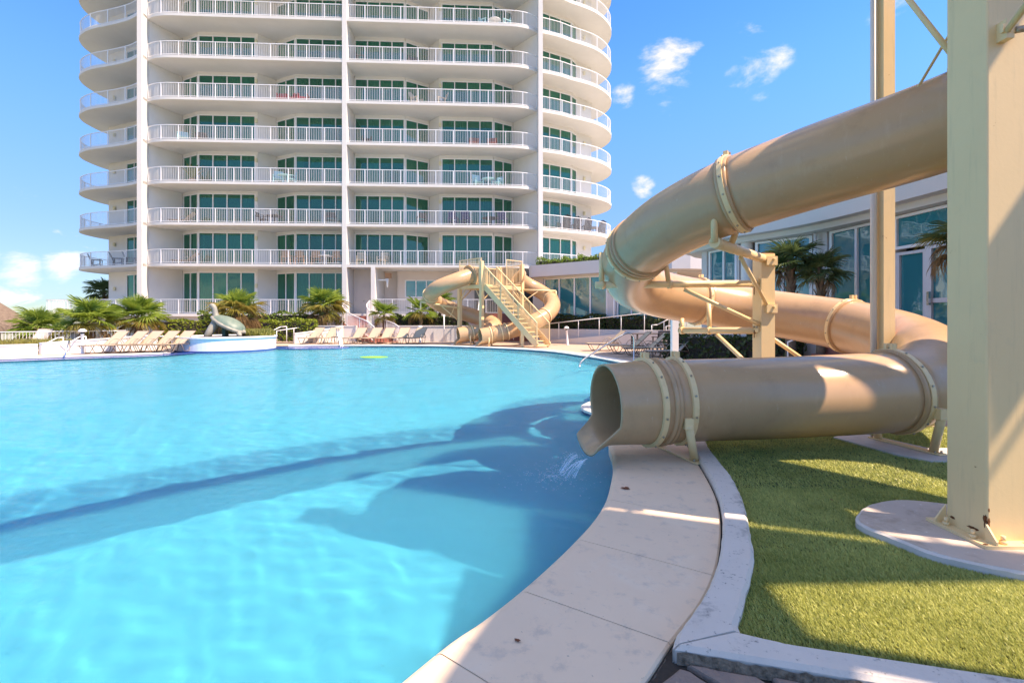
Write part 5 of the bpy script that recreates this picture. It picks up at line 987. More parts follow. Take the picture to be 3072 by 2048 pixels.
FAN = {k: [fan_mesh('frond', 30, .78, d, .55, sp, 'palm_' + k, 10 * i + len(k)) for i, (d, sp) in enumerate(ds)] for k, ds in dict(green=[(.22, 112), (.34, 118), (.16, 105)], yellow=[(.42, 112), (.5, 105)], dead=[(.75, 70), (.9, 60)], dark=[(.30, 118), (.42, 120)]).items()}
def palm(px, Y, z0, zc, r, label, n=34, top='green', dead=.16, yel=.2, seed=0, thin=1.0, lean=0.0, elmin=-40, trunk_r=.14, group='fan palms round the pool'):
    rr = random.Random(seed + 100); x = (px - CX) / F * Y; o = thing('fan_palm', label, 'palm tree', (x, Y, z0), group)
    mb = MB(); H = zc - z0; P = [Vector((x + lean * (i / 6) ** 2, Y, z0 + H * i / 6)) for i in range(7)]; mb.tube(P, [trunk_r * (1.25 - .35 * i / 6) for i in range(7)], 12); tk = mb.build('trunk', 'trunk', o)
    bm_ = MB()
    for i in range(int(34 * thin)):                        # old leaf boots
        a = i * 2.4; zz = z0 + H * (.25 + .75 * i / 34); q = Vector((x + lean * ((zz - z0) / max(H, .1)) ** 2 + math.cos(a) * trunk_r * .85, Y + math.sin(a) * trunk_r * .85, zz)); bm_.bar(q, q + Vector((math.cos(a) * .08, math.sin(a) * .08, .2)), .06, .025)
    bm_.build('leaf_bases', 'trunk', o)['kind'] = 'stuff'
    c = P[-1] - ORG[o.name]; sc0 = r / 1.12
    for i in range(n):
        t_ = (i + .5) / n; el = 86 - (86 - elmin) * t_ ** 1.05 + rr.uniform(-9, 9); az = i * 137.5 + rr.uniform(-14, 14)
        kind = top
        if t_ > 1 - dead: kind = 'dead'
        elif t_ > 1 - dead - yel: kind = 'yellow'
        me = rr.choice(FAN[kind]); fr_ = bpy.data.objects.new('frond', me); link(fr_, o); fr_.location = c + Vector((0, 0, rr.uniform(-.1, .08)))
        fr_.rotation_euler = Matrix.Rotation(R(az), 4, 'Z').to_euler(); m_ = Matrix.Rotation(R(az), 3, 'Z') @ Matrix.Rotation(R(el), 3, 'X') @ Matrix.Rotation(R(rr.uniform(-25, 25)), 3, 'Y'); fr_.rotation_euler = m_.to_euler(); s = sc0 * rr.uniform(.85, 1.1) * (.8 if el > 60 else 1); fr_.scale = (s, s, s)
    return o
palm(120, 25.5, -.1, .95, 1.25, 'small bushy fan palm nearest the thatched hut', seed=1, yel=.1, dead=.08)
palm(272, 25.2, .1, 1.30, 1.40, 'fan palm with brown skirt, middle of the three left palms', seed=2, n=40, dead=.16, yel=.1)
palm(415, 27.0, .1, 1.55, 1.42, 'fan palm beside the white ramp in front of the tower corner', seed=3, n=38, yel=.14, dead=.08)
palm(312, 46.0, -1.7, 3.9, 1.5, 'distant dark fan palm just left of the tower corner', seed=4, top='dark', dead=.05, yel=.05)
palm(712, 29.9, .2, 1.85, 1.5, 'yellowing fan palm with dead skirt right behind the turtle', seed=5, n=42, dead=.26, yel=.34)
palm(972, 33.6, .8, 2.25, 1.5, 'full fan palm on the wall left of the curved stair', seed=6, n=40, yel=.26, trunk_r=.17)
palm(1152, 33.4, .8, 1.75, 1.0, 'low sparse fan palm by the foot of the curved stair', seed=7, n=20, thin=.4, dead=.05, yel=.1, trunk_r=.09)
palm(1262, 33.2, .8, 1.95, 1.15, 'slender fan palm in the planter left of the slide tower', seed=8, n=20, thin=.4, dead=.04, yel=.12, trunk_r=.08)
palm(1320, 34.3, .8, 2.5, 1.1, 'fan palm half hidden behind the far tan slide', seed=9, n=20, thin=.4, dead=.04, yel=.1, trunk_r=.09)
palm(2372, 13.6, .3, 2.98, .78, 'dark fan palm with trimmed head against the pool house window', seed=10, n=30, top='dark', dead=.1, yel=.05, trunk_r=.11)
palm(2462, 13.2, .3, 2.72, .66, 'second dark fan palm leaning to the pool house downpipe', seed=11, n=26, top='dark', dead=.04, yel=.04, trunk_r=.09)
palm(2905, 9.6, .3, 2.95, .72, 'fan palm whose dry fronds peep past the big yellow column', seed=12, n=26, top='dark', dead=.3, yel=.1, trunk_r=.11)

def leaf_cloud(name, boxes, mt, label, cat='hedge', leaf=.085, dens=170, core=True, seed=0, group=None, ragged=.10):
    """hedge: box-shaped masses of small leaves round a dark core. boxes: (x0,y0,x1,y1,depth,z0,z1) runs"""
    rg = np.random.default_rng(seed); o = thing(name, label, cat, (boxes[0][0], boxes[0][1], boxes[0][5]), group); Vs = []
    for (x0, y0, x1, y1, dp, z0, z1) in boxes:
        L_ = math.hypot(x1 - x0, y1 - y0); ux, uy = (x1 - x0) / L_, (y1 - y0) / L_; nx, ny = -uy, ux; H = z1 - z0; areas = [L_ * H, L_ * dp, dp * H, dp * H]; tot = int(sum(areas) * dens); ch = rg.choice(4, tot, p=np.array(areas) / sum(areas))
        a = rg.random(tot); b = rg.random(tot); dep = np.abs(rg.normal(0, ragged, tot)) - ragged * .35
        lump = .09 * np.sin(a * L_ * 2.3 + seed) + .06 * np.sin(a * L_ * 5.1 + 1)
        s = np.where(ch < 2, a * L_, np.where(ch == 2, dep, L_ - dep)); d = np.where(ch == 0, dep, np.where(ch == 1, b * dp, a * dp)); zz = np.where(ch == 0, z0 + b * (H + lump), np.where(ch == 1, z1 - dep + lump, z0 + b * H))
        C = np.stack([x0 + ux * s + nx * d, y0 + uy * s + ny * d, zz], 1)
        q = rg.normal(size=(tot, 3)); q /= np.linalg.norm(q, axis=1)[:, None]; w_ = rg.normal(size=(tot, 3)); w_ -= (w_ * q).sum(1)[:, None] * q; w_ /= np.linalg.norm(w_, axis=1)[:, None]
        ll = leaf * rg.uniform(.6, 1.25, tot)[:, None]; Vs.append(np.stack([C - q * ll, C + w_ * ll * .5, C + q * ll, C - w_ * ll * .5], 1).reshape(-1, 3))
        if core: mb = MB(); e = .12; poly = [(x0 + ux * e + nx * e, y0 + uy * e + ny * e), (x1 - ux * e + nx * e, y1 - uy * e + ny * e), (x1 - ux * e + nx * (dp - .02), y1 - uy * e + ny * (dp - .02)), (x0 + ux * e + nx * (dp - .02), y0 + uy * e + ny * (dp - .02))]; mb.prism(poly, z0, z1 - .14); mb.build('branches', 'joint', o)
    V = np.concatenate(Vs); arrays_obj('foliage', V, np.arange(len(V)).reshape(-1, 4), mt, o, 4)['kind'] = 'stuff'; return o
leaf_cloud('hedge', [(-19.6, 27.6, -16.0, 30.2, .9, -.1, 1.45), (-16.0, 30.2, -12.2, 30.9, .9, .1, 1.4)], 'hedge_yellow', 'clipped yellow green hedge in front of the tower railing, behind the turtle', seed=1)
leaf_cloud('hedge', [(-20.5, 32.6, -13.0, 34.2, .8, .2, 1.86)], 'hedge_leaf', 'upper green hedge climbing to the ground floor railing', seed=2)
leaf_cloud('hedge', [(-12.4, 33.4, -11.3, 33.8, .5, .5, 1.5)], 'hedge_leaf', 'thin creeper growing on the wall left of the trunked fan palm', seed=9, dens=60, core=False, ragged=.2)
leaf_cloud('hedge', [(-7.9, 33.7, -3.0, 33.8, .8, .5, 1.72)], 'hedge_dark', 'dark hedge between the curved stair and the far slide', seed=3, dens=190)
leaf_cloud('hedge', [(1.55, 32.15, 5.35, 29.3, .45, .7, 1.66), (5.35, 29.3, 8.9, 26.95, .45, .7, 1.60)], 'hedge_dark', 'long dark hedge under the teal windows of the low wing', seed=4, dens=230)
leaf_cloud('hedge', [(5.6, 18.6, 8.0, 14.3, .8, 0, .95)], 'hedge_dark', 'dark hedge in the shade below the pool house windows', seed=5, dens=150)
for i, (px, Y, wpx, h_) in enumerate(((1650, 32.2, 40, .42), (1715, 31.3, 30, .40), (1770, 30.6, 34, .5))):
    x = (px - CX) / F * Y; hw = wpx / F * Y; leaf_cloud('roof_shrub', [(x - hw, Y + .4, x + hw, Y - .1, .7, 4.90, 4.93 + h_)], 'hedge_leaf', ('wide low shrub at the corner of the wing roof', 'small round shrub in the middle of the wing roof edge', 'shrub on the wing roof half hidden by the big slide')[i], 'shrub', .07, 260, seed=20 + i, group='shrubs on the wing roof', ragged=.14)
leaf_cloud('roof_shrub', [(8.6, 27.6, 9.8, 27.8, .7, 4.9, 5.3)], 'hedge_leaf', 'shrub on the roof glimpsed through the gap of the slide loop', 'shrub', .07, 260, seed=26, group='shrubs on the wing roof', ragged=.14)
def grass_clump(name, label, cx, cy, rx, ry, z0, h, n, mt, seed):
    rg = np.random.default_rng(seed); a = rg.uniform(0, 6.283, n); q = np.sqrt(rg.random(n)); x = cx + np.cos(a) * q * rx; y = cy + np.sin(a) * q * ry; la_ = rg.uniform(0, 6.283, n); ln_ = rg.uniform(.05, .25, n) * h * 2; w_ = .012; hh = h * rg.uniform(.5, 1.1, n)
    b0 = np.stack([x - w_ * np.sin(la_), y + w_ * np.cos(la_), np.full(n, z0)], 1); b1 = np.stack([x + w_ * np.sin(la_), y - w_ * np.cos(la_), np.full(n, z0)], 1); m0 = np.stack([x + np.cos(la_) * ln_ * .4 - w_ * np.sin(la_), y + np.sin(la_) * ln_ * .4 + w_ * np.cos(la_), z0 + hh * .7], 1); tp_ = np.stack([x + np.cos(la_) * ln_, y + np.sin(la_) * ln_, z0 + hh], 1)
    V = np.stack([b0, b1, m0, b1, tp_, m0], 1).reshape(-1, 3); o = arrays_obj(name, V, np.arange(6 * n).reshape(-1, 3), mt); tag(o, label, 'grass', kind='stuff'); return o
grass_clump('ornamental_grass', 'tufts of yellow green grass behind the turtle shell', -13.0, 25.5, .75, .8, .56, .42, 2600, 'grass_tuft', 3)
grass_clump('ornamental_grass', 'low green grass behind the low white wall by the hut', -21.2, 22.2, 1.6, .8, .15, .45, 1600, 'grass_tuft', 4)

# ================================================================== loungers and deck furniture
def make_lounger(back=52, seat_m='sling'):
    o = thing('sun_lounger', 'x', 'sun lounger'); W2 = .33; hx = 1.12; bl = .86; ba = R(back); bx_, bz_ = hx + bl * math.cos(ba), .35 + bl * math.sin(ba)
    mb = MB()
    for s in (-W2, W2): mb.tube([(0, s, .335), (.04, s, .35), (hx + .1, s, .35), (1.45, s, .33)], .017, 8)
    for x in (.01, hx, 1.42): mb.tube([(x, -W2, .345), (x, W2, .345)], .015, 8)
    mb.build('frame', 'lounger_frame', o)
    for x0, x1, x2, x3 in ((.10, .26, .52, .74), (.98, 1.12, 1.34, 1.46)):
        for s in (-W2, W2): mb = MB(); mb.tube([(x0, s, .34), (x1, s, .05), (x1 + .04, s, .018), (x2, s, .018), (x2 + .04, s, .05), (x3, s, .34)], .015, 8); mb.build('leg', 'lounger_frame', o)
    def sling(name, p, q, sag):
        mb = MB(); n = 8; v = []
        for i in range(n + 1):
            t_ = i / n; c = Vector(p).lerp(Vector(q), t_)
            for j in range(7): y = -W2 + .014 + (2 * W2 - .028) * j / 6; v.append((c.x, y, c.z + .012 - sag * math.sin(t_ * math.pi) * (.5 + .5 * math.cos((j / 6 - .5) * math.pi) )))
        f = [(i * 7 + j, (i + 1) * 7 + j, (i + 1) * 7 + j + 1, i * 7 + j + 1) for i in range(n) for j in range(6)]; mb.add(v, [x[::-1] for x in f], True); return mb.build(name, seat_m, o)
    sling('seat_sling', (.0, 0, .35), (hx, 0, .355), .025); b_ = sling('backrest', (hx, 0, .36), (bx_, 0, bz_), .02)
    mb = MB()
    for s in (-W2, W2): mb.tube([(hx, s, .35), (bx_, s, bz_)], .015, 8)
    mb.tube([(bx_, -W2, bz_), (bx_, W2, bz_)], .015, 8); mb.tube([(hx + .35 * math.cos(ba), W2, .35 + .35 * math.sin(ba)), (1.55, W2, .33)], .012, 6); mb.tube([(hx + .35 * math.cos(ba), -W2, .35 + .35 * math.sin(ba)), (1.55, -W2, .33)], .012, 6); mb.build('back_frame', 'lounger_frame', b_)
    for s in (-W2 - .02, W2 + .02): mb = MB(); mb.tube(spline([(.82, s, .34), (.90, s, .50), (1.08, s, .60), (1.28, s, .56), (1.42, s, .36)], .06), .014, 8); mb.build('arm', 'lounger_arm', o)
    return o
LG = make_lounger(43); LG2 = make_lounger(48, 'sling_grey'); LG3 = make_lounger(42); first = {0: True, 1: True, 2: True}
def lounger(x, y, ang, label, group, kind=0):
    src = (LG, LG2, LG3)[kind]; o = src if first[kind] else copy_tree(src); first[kind] = False; o.location = (x, y, -.004); o.rotation_euler = (0, 0, R(ang)); o['label'] = label; o['group'] = group; return o
ords = ['first', 'second', 'third', 'fourth', 'fifth', 'sixth', 'seventh']
for i, px in enumerate((247, 312, 362, 415, 466)):
    Y = 21.15 + i * .16; lounger((px - CX) / F * Y, Y, 76, ('tan sling lounger farthest from the turtle planter, end of the left row', 'tan sling lounger, second from the ramp end of the left row', 'tan sling lounger in the middle of the left row of five', 'tan sling lounger, second from the turtle planter in the left row', 'tan sling lounger touching the turtle planter wall')[i], 'loungers left of the turtle planter', 2)
for i, px in enumerate((906, 960, 1040, 1086, 1132, 1180, 1227)):
    Y = 29.25 + .05 * math.sin(i * 2.1); lounger((px - CX) / F * Y, Y, 76 + 3 * math.sin(i * 1.7), 'tan sling lounger in the far row, ' + ('nearest the ramp', 'just left of the small side table', 'just right of the small side table', 'left of the stair foot', 'in front of the curved stair foot', 'second from the lamp bollard', 'next to the lamp bollard by the slide')[i], 'loungers along the far pool rim')
for i, (x, y, a, kd) in enumerate(((3.5, 23.4, 4, 0), (4.15, 21.4, 2, 0), (4.42, 20.0, -2, 0), (4.80, 17.9, 3, 1), (6.1, 22.3, 12, 1), (6.6, 20.6, 8, 1), (8.2, 19.6, 200, 1))):
    lounger(x, y, a, ('lounger nearest the dark table on the right deck', 'lounger with arched arms behind the curved grab rail', 'third lounger of the right group, its feet toward the pool', 'front lounger of the right group by the white post', 'grey lounger with raised back beside the dark chair', 'grey lounger with raised back behind the white post', 'grey lounger facing away under the middle tube')[i], 'loungers on the right deck', kd)
def side_table(x, y, label, mt='lounger_frame', w_=.45, h_=.42, grp='small side tables'):
    o = thing('side_table', label, 'side table', (x, y, 0), grp); mb = MB(); mb.box((x, y, h_), (w_, w_, .03)); mb.build('top', mt, o)
    for sx in (-1, 1):
        for sy in (-1, 1): mb = MB(); mb.box((x + sx * (w_ / 2 - .03), y + sy * (w_ / 2 - .03), h_ / 2 - .01), (.03, .03, h_ - .02)); mb.build('leg', 'lounger_frame', o)
side_table(-10.32, 29.4, 'brown side table between two far loungers'); side_table(5.55, 19.2, 'pale side table among the right loungers', 'sling', .5, .38)
def table(x, y, lx, ly, h_, label, mt='dark_wood', name='table', rz=0):
    o = thing(name, label, 'table', (x, y, 0)); mb = MB(); m_ = Matrix.Rotation(rz, 3, 'Z')
    for i in range(7): c = m_ @ Vector((0, (i - 3) * ly / 7, h_)); mb2 = MB(); mb2.box((x + c.x, y + c.y, c.z), (lx, ly / 7 - .012, .03), rz); mb2.build('slat', mt, o)
    for sx in (-1, 1):
        for sy in (-1, 1): c = m_ @ Vector((sx * (lx / 2 - .06), sy * (ly / 2 - .06), h_ / 2 - .01)); mb2 = MB(); mb2.box((x + c.x, y + c.y, c.z), (.07, .07, h_ - .02), rz); mb2.build('leg', mt, o)
    return o
table(6.75, 24.8, 1.5, .9, .74, 'dark slatted dining table on the right deck', rz=.1)
def chair(x, y, z, ang, mt, label, h_=.9, group=None, style='slat', seat_mt=None, sc=1.0):
    """slatted armchair facing local -y"""
    o = thing('armchair', label, 'chair', (0, 0, 0), group); W2, D = .29, .5; smt = seat_mt or mt
    tilt = .14 if style == 'slat' else .30; sh = .43 if style == 'slat' else .34
    for s in (-1, 1):
        mb = MB(); mb.bar((s * W2, -D / 2, 0), (s * W2, -D / 2, .62), .05, .05); mb.build('leg', mt, o); mb = MB(); mb.bar((s * W2, D / 2, 0), (s * W2, D / 2 + (.04 if style == 'slat' else 0), .62), .05, .05); mb.build('leg', mt, o)
        mb = MB(); mb.box((s * W2, 0, .635), (.085, D + .14, .035)); mb.build('arm', mt, o)
    for i in range(5): mb = MB(); mb.box((0, -D / 2 + .05 + i * D / 5, sh - i * .012 * (2 if style != 'slat' else 1)), (2 * W2 - .04, D / 5 - .015, .03)); mb.build('seat_slat', smt, o)
    if style == 'slat':
        for i in range(5): zz = .52 + i * (h_ - .52) / 5 + .03; mb = MB(); mb.bar((-W2, D / 2 + tilt * (zz - .4), zz), (W2, D / 2 + tilt * (zz - .4), zz), .025, (h_ - .52) / 5 - .015); mb.build('back_slat', smt, o)
    else:
        for i in range(5): xx = -W2 + .06 + i * (2 * W2 - .12) / 4; top = h_ + .1 - .05 * abs(i - 2); mb = MB(); mb.bar((xx, D / 2 - .05, sh - .06), (xx, D / 2 - .05 + tilt * top, top), .10, .022, (0, 1, 0)); mb.build('back_slat', smt, o)
    o.location = (x, y, z); o.rotation_euler = (0, 0, R(ang)); o.scale = (sc, sc, sc); return o
chair(6.95, 23.3, 0, 188, 'dark_wood', 'dark slatted armchair at the dining table, its back to the pool', .95)
# grab rails and bollards
gr1 = thing('grab_rail', 'curved stainless grab rail beside the mouth of the large slide', 'grab rail', (3.9, 16.9, 0))
mb = MB(); mb.tube(spline([A(1738, 1104, 14.2), A(1742, 1088, 14.4), A(1765, 1068, 14.7), A(1850, 1015, 15.8), A(1875, 1001, 16.1), A(1893, 1001, 16.4), A(1902, 1015, 16.5), A(1902, 1050, 16.6), G(1901, 1092, 0) * 1.0], .1), .025, 10); mb.build('rail', 'steel', gr1)
gr2 = thing('grab_rail', 'slim steel ladder rail on the far pool rim by the side table', 'grab rail', (-9.9, 28.3, 0)); mb = MB()
for dx in (0, .5): mb.tube(spline([(-10.1 + dx * .2, 28.75 , 0), (-10.1 + dx * .2, 28.75, .75), (-10.05 + dx * .2, 28.6, .9), (-9.95 + dx * .2, 28.4, .8), (-9.55 + dx * .2, 27.95, -.15)], .1), .022, 8)
mb.build('rail', 'steel', gr2)
gr3 = thing('grab_rail', 'slanting steel rail at the left pool rim near the ramp', 'grab rail', (-17.9, 20, 0)); mb = MB(); mb.tube([A(193, 1072, 19.6), A(207, 1022, 20.2), A(209, 1022, 20.3), G(210, 1067, 0)], .024, 8); mb.build('rail', 'steel', gr3)
def bollard(x, y, label, tilt=0.0):
    o = thing('lamp_bollard', label, 'bollard lamp', (0, 0, 0), 'white bollard lamps'); mb = MB(); mb.lathe([(.09, 0), (.09, .03), (.055, .04), (.055, .80), (.07, .81), (.07, .84)], n=14); mb.build('post', 'shower_white', o)
    mb = MB(); mb.lathe([(.05, .84), (.05, .92), (.13, .925), (.15, .95), (.13, 1.0), (.07, 1.05), (0, 1.06)], n=16); mb.build('cap', 'shower_white', o)
    mb = MB(); mb.lathe([(.062, .842), (.062, .915)], n=12); mb.build('lens', 'black_plastic', o); o.location = (x, y, 0); o.rotation_euler = (0, tilt, 0); return o
bollard(-5.75, 31.3, 'white lamp bollard at the end of the far lounger row'); bollard(3.15, 28.3, 'leaning white lamp bollard right of the slide tower', -.07); bollard(-18.3, 21.3, 'white lamp bollard beside the left ramp rails')
mb = MB(); mb.tube([(-4.35, 32.0, 0), (-4.35, 32.0, 1.75)], .04, 8); pw_o = mb.build('flag_pole', 'white_metal'); tag(pw_o, 'plain white pole standing at the wall left of the far slides', 'pole')
# thatched hut and fence on the left
ht = thing('thatched_hut', 'round hut with brown thatched roof at the left edge', 'hut', (-32.6, 30, -1.7)); mb = MB(); hc = Vector((-32.6, 30, 0))
mb.lathe([(0, 3.45), (1.0, 2.75), (2.0, 1.92), (2.9, 1.15), (3.25, .82), (3.2, .62), (2.8, .7)], hc, 48); rf = mb.build('roof', 'thatch', ht)
rg = np.random.default_rng(3); nS = 9000; a = rg.uniform(0, 6.283, nS); q = np.sqrt(rg.uniform(.02, 1, nS)) * 3.2; zt = 3.45 - q * .82 + .06; ln_ = rg.uniform(.25, .5, nS); w_ = .012
e = lambda rr_, dz, da: np.stack([hc.x + np.cos(a + da) * rr_, hc.y + np.sin(a + da) * rr_, zt + dz], 1)
V = np.stack([e(q, .0, -w_ / np.maximum(q, .3)), e(q, 0, w_ / np.maximum(q, .3)), e(q + ln_ * .75, -ln_ * .62 + rg.uniform(-.02, .1, nS), rg.normal(0, .03, nS))], 1).reshape(-1, 3); arrays_obj('straw', V, np.arange(3 * nS).reshape(-1, 3), 'thatch', rf)['kind'] = 'stuff'
nS = 900; a = rg.uniform(4.2, 6.0, nS); q = rg.uniform(.4, 2.2, nS); zt = 3.45 - q * .82 + .10; ln_ = rg.uniform(.25, .5, nS); V = np.stack([e(q, .0, -w_ / np.maximum(q, .3)), e(q, 0, w_ / np.maximum(q, .3)), e(q + ln_ * .75, -ln_ * .6 + rg.uniform(-.02, .1, nS), rg.normal(0, .03, nS))], 1).reshape(-1, 3); arrays_obj('fresh_straw', V, np.arange(3 * nS).reshape(-1, 3), 'thatch_tan', rf)['kind'] = 'stuff'
for k in range(8): an_ = k * .785 + .3; mb = MB(); mb.tube([(hc.x + 2.6 * math.cos(an_), hc.y + 2.6 * math.sin(an_), -1.7), (hc.x + 2.6 * math.cos(an_), hc.y + 2.6 * math.sin(an_), 1.1)], .1, 10); mb.build('post', 'trunk', ht)
fn = thing('picket_fence', 'grey white picket fence behind the low wall by the hut', 'fence', (-23, 23.2, -.2)); railing(fn, [(-27.5, 22.9, -.25), (-22.3, 23.9, -.2), (-19.8, 25.6, -.2)], 1.1, .14, 1.6)
lounger(-22.6, 22.9, 100, 'lounger back showing above the low wall by the hut fence', 'loungers behind the low wall', 1); lounger(-21.3, 23.3, 96, 'leaning lounger back just right of the fence post by the hut', 'loungers behind the low wall', 1)

# ================================================================== balcony furniture
def tpt(u, v, lv): p = TW(u, v, ZF[lv]); return p.x, p.y, p.z
def bchair(u, v, lv, mt, label, ang=0, style='slat', h_=.9, seat=None, sc=1.1): x, y, z = tpt(u, v, lv); return chair(x, y, z, ang, mt, label, h_, 'balcony furniture on the tower', style, seat, sc)
def bed(u, v, lv, label, mt='white_metal', ang=20):
    x, y, z = tpt(u, v, lv); o = copy_tree(LG); o.location = (x, y, z); o.rotation_euler = (0, 0, R(ang)); o['label'] = label; o['group'] = 'balcony furniture on the tower'
def btable(u, v, lv, label, mt, r=.5):
    x, y, z = tpt(u, v, lv); o = thing('balcony_table', label, 'table', (x, y, z), 'balcony furniture on the tower'); mb = MB(); mb.lathe([(0, .73), (r, .73), (r, .70), (0, .69)], (x, y, z), 20, False); mb.build('top', mt, o); mb = MB(); mb.lathe([(.25, 0), (.22, .03), (.04, .06), (.04, .69)], (x, y, z), 12); mb.build('stem', mt, o)
bchair(-4.9, 1.0, 5, 'red_plastic', 'red armchair on the fifth floor balcony, left of the red pair', 10); bchair(-4.1, 1.0, 5, 'red_plastic', 'red armchair on the fifth floor balcony beside the center fin side', -12); bchair(-3.3, .9, 5, 'red_plastic', 'low red seat at the end of the red furniture', 5, h_=.6)
bchair(-5.2, 1.0, 3, 'aqua_plastic', 'tall aqua armchair on the third floor left balcony', 20, h_=1.1); bchair(-4.2, .9, 3, 'aqua_plastic', 'aqua armchair at the aqua table on the third floor', -60); btable(-4.7, .8, 3, 'round aqua table between aqua chairs on the left bay', 'aqua_plastic')
bchair(9.9, 1.0, 3, 'aqua_plastic', 'aqua armchair on the third floor right balcony', 30, h_=1.05); bchair(11.4, 1.0, 3, 'aqua_plastic', 'second aqua armchair near the right fin on the third floor', -35); btable(10.7, .9, 3, 'aqua table near the right fin on the third floor', 'aqua_plastic')
bchair(10.4, 1.0, 7, 'aqua_plastic', 'aqua chair on the top visible right balcony', 60); bchair(12.0, 1.0, 7, 'aqua_plastic', 'aqua chair opposite on the top visible right balcony', -60); btable(11.2, .9, 7, 'white table between aqua chairs on the top right balcony', 'white_metal')
bchair(1.0, 1.0, 1, 'beige_wicker', 'beige armchair on the first floor next to the center fin', 15, h_=1.0); bchair(2.6, 1.0, 1, 'beige_wicker', 'second beige armchair on the first floor right bay', -10, h_=1.0)
for i, u in enumerate((-4.5, -3.5, -2.3)): bchair(u, 1.0, 1, 'brown_cushion', ('brown chair, farthest from the center fin on the first floor', 'brown chair, middle one on the first floor left bay', 'brown chair beside the white table on the first floor')[i], 180, h_=1.0)
btable(-1.6, .9, 1, 'white round table by the center fin on the first floor', 'white_metal', .6); bchair(-.7, 1.0, 1, 'brown_cushion', 'brown chair tucked against the center fin', 170, h_=1.0)
for i, (u, lv) in enumerate(((8.0, 2), (9.0, 2), (11.8, 2))): bchair(u, 1.0, lv, 'navy_fabric', ('dark blue chair by the pier on the second floor right bay', 'second dark blue chair on the second floor right bay', 'black high chair near the right fin on the second floor')[i], 170, h_=1.05)
btable(10.9, 1.0, 2, 'dark table near the right fin on the second floor', 'black_plastic', .7); bchair(5.6, .8, 2, 'black_plastic', 'small black chair before the angled window on the second floor', 200)
bchair(-6.4, 1.0, 2, 'black_plastic', 'black chair left of the dark table on the second floor', 90); btable(-5.5, 1.0, 2, 'dark table on the second floor left bay', 'black_plastic', .6); bchair(-1.3, 1.0, 2, 'black_plastic', 'black chair beside the center fin on the second floor', 200)
bed(-13.0, 1.1, 1, 'white lounger behind the railing on the first floor left end', ang=10); bed(-13.2, 1.1, 2, 'lounger against the left fin on the second floor', ang=8)
for i, (u, v) in enumerate(((-20.9, 4.4), (-18.4, 3.2), (-17.2, 2.9))): bchair(u, v, 1, 'black_plastic', ('dark deck chair at the rounded tip of the left first floor balcony', 'dark deck chair in the middle of the left wing balcony', 'dark deck chair next to the left fin')[i], 120, 'deck', 1.0)
for i, (u, v) in enumerate(((17.0, 2.6), (18.0, 3.3), (19.0, 3.9), (20.4, 4.8))): bchair(u, v, 2, 'black_plastic', ('black deck chair nearest the right fin on the wing', 'second black deck chair on the right wing', 'third black deck chair on the right wing, before the lamp', 'black deck chair at the rounded tip of the right wing')[i], 190, 'deck', 1.1)
btable(19.7, 4.6, 2, 'black table among the deck chairs on the right wing', 'black_plastic', .6)
bchair(5.2, 1.0, 5, 'beige_wicker', 'pale wooden rocking chair on the fifth floor right bay', 60, 'deck', 1.1); bchair(7.0, 1.0, 5, 'beige_wicker', 'second pale rocking chair opposite on the fifth floor', -60, 'deck', 1.1)
bchair(9.6, 1.0, 4, 'red_step', 'reddish brown chair on the fourth floor right bay', 10); bchair(11.0, 1.0, 4, 'red_step', 'second reddish brown chair near the right fin on the fourth floor', -10); bchair(1.4, 1.0, 4, 'black_plastic', 'black stool chair by the center fin on the fourth floor', 20, h_=.7)
bchair(-10.9, 1.0, 4, 'dark_wood', 'dark chair at the left end of the fourth floor left bay', 20); bchair(-12.2, 1.0, 4, 'aqua_plastic', 'aqua chair at the left end of the fourth floor', 30)
bchair(4.9, 1.0, 6, 'black_plastic', 'dark covered chair in the middle of the sixth floor right bay', 20); bchair(1.0, 1.0, 6, 'dark_wood', 'brown grill shaped chair next to the center fin on the sixth floor', 90)
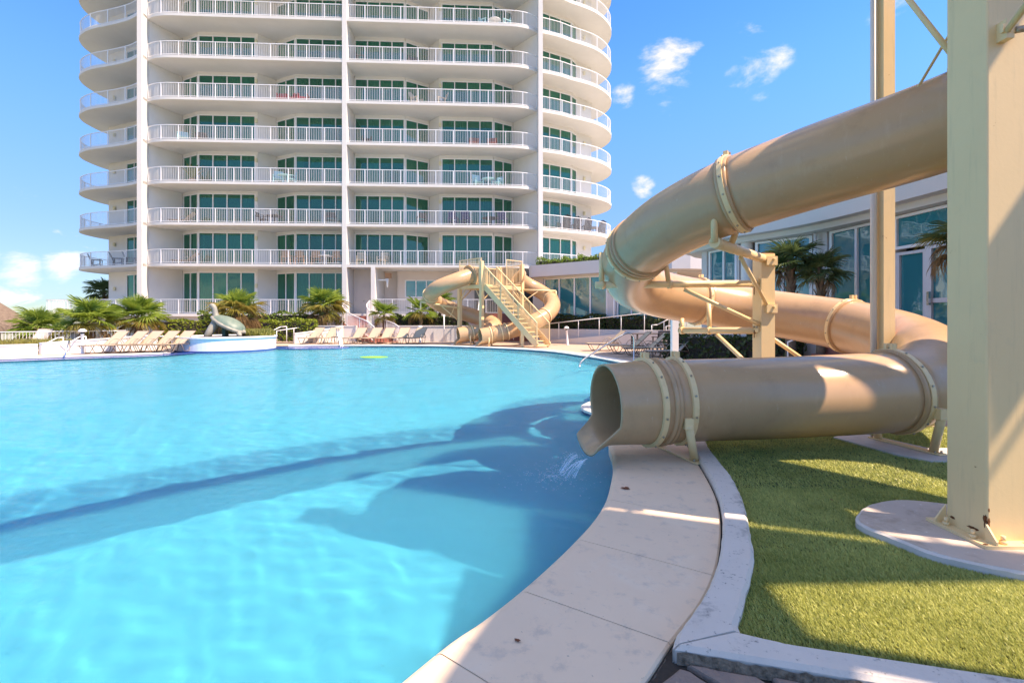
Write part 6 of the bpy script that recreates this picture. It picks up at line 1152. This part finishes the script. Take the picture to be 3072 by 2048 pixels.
pp = TW(-11.6, 1.2, ZF[3]); o = thing('potted_palm', 'broad leaved potted plant rising above the third floor left railing', 'potted plant', tuple(pp)); mb = MB(); mb.lathe([(.2, 0), (.28, .45), (.24, .45), (.2, .40), (0, .4)], pp, 16); mb.build('pot', 'brown_cushion', o)
for i in range(11):
    an_ = i * 2.4; l_ = random.uniform(.9, 1.4); mb = MB(); v = []; dirx, diry = math.cos(an_), math.sin(an_)
    for k_ in range(9): t_ = k_ / 8; r_ = .1 + .75 * t_ ** 1.3; z_ = .4 + l_ * (1.25 * t_ - .45 * t_ * t_); wv = .13 * math.sin(t_ ** .8 * math.pi); c = pp + Vector((dirx * r_, diry * r_, z_)); v += [c + Vector((-diry * wv, dirx * wv, .03)), c, c + Vector((diry * wv, -dirx * wv, .03))]
    mb.add(v, [(k_ * 3 + j, k_ * 3 + j + 1, k_ * 3 + 4 + j, k_ * 3 + 3 + j) for k_ in range(8) for j in range(2)], True); mb.build('leaf', 'palm_dark', o)

# ================================================================== small things
def litter(px, py, s, label, seed, z=.006):
    rr = random.Random(seed); c = G(px, py, 0); mb = MB(); pts = [(c.x + s * math.cos(a_) * rr.uniform(.35, 1.1), c.y + s * .8 * math.sin(a_) * rr.uniform(.35, 1.1), z + rr.uniform(0, .006)) for a_ in [k * .4488 for k in range(14)]]
    mb.add([(c.x, c.y, z + .008)] + pts, [(0, i + 1, (i + 1) % 14 + 1) for i in range(14)]); tag(mb.build('dead_leaf', 'leaf_litter'), label, 'leaf', 'dead leaves on the ground')
litter(1878, 1466, .055, 'reddish brown dead leaf on the coping near the slide mouth', 1); litter(1551, 1924, .018, 'tiny brown leaf scrap on the near coping slab', 2); litter(2495, 1510, .02, 'brown leaf bit lying on the turf', 3, .03)
lp_ = G(1120, 1071, WZ); mb = MB(); mb.prism([(lp_.x + (.55 + .07 * math.sin(3 * a_)) * math.cos(a_), lp_.y + .40 * math.sin(a_)) for a_ in [k * .2618 for k in range(24)]], WZ - .01, WZ + .010); tag(mb.build('lime_water_patch', 'lime'), 'flat lime green float lying on the pool water', 'pool float')  # added disc stands in for a green patch in the water
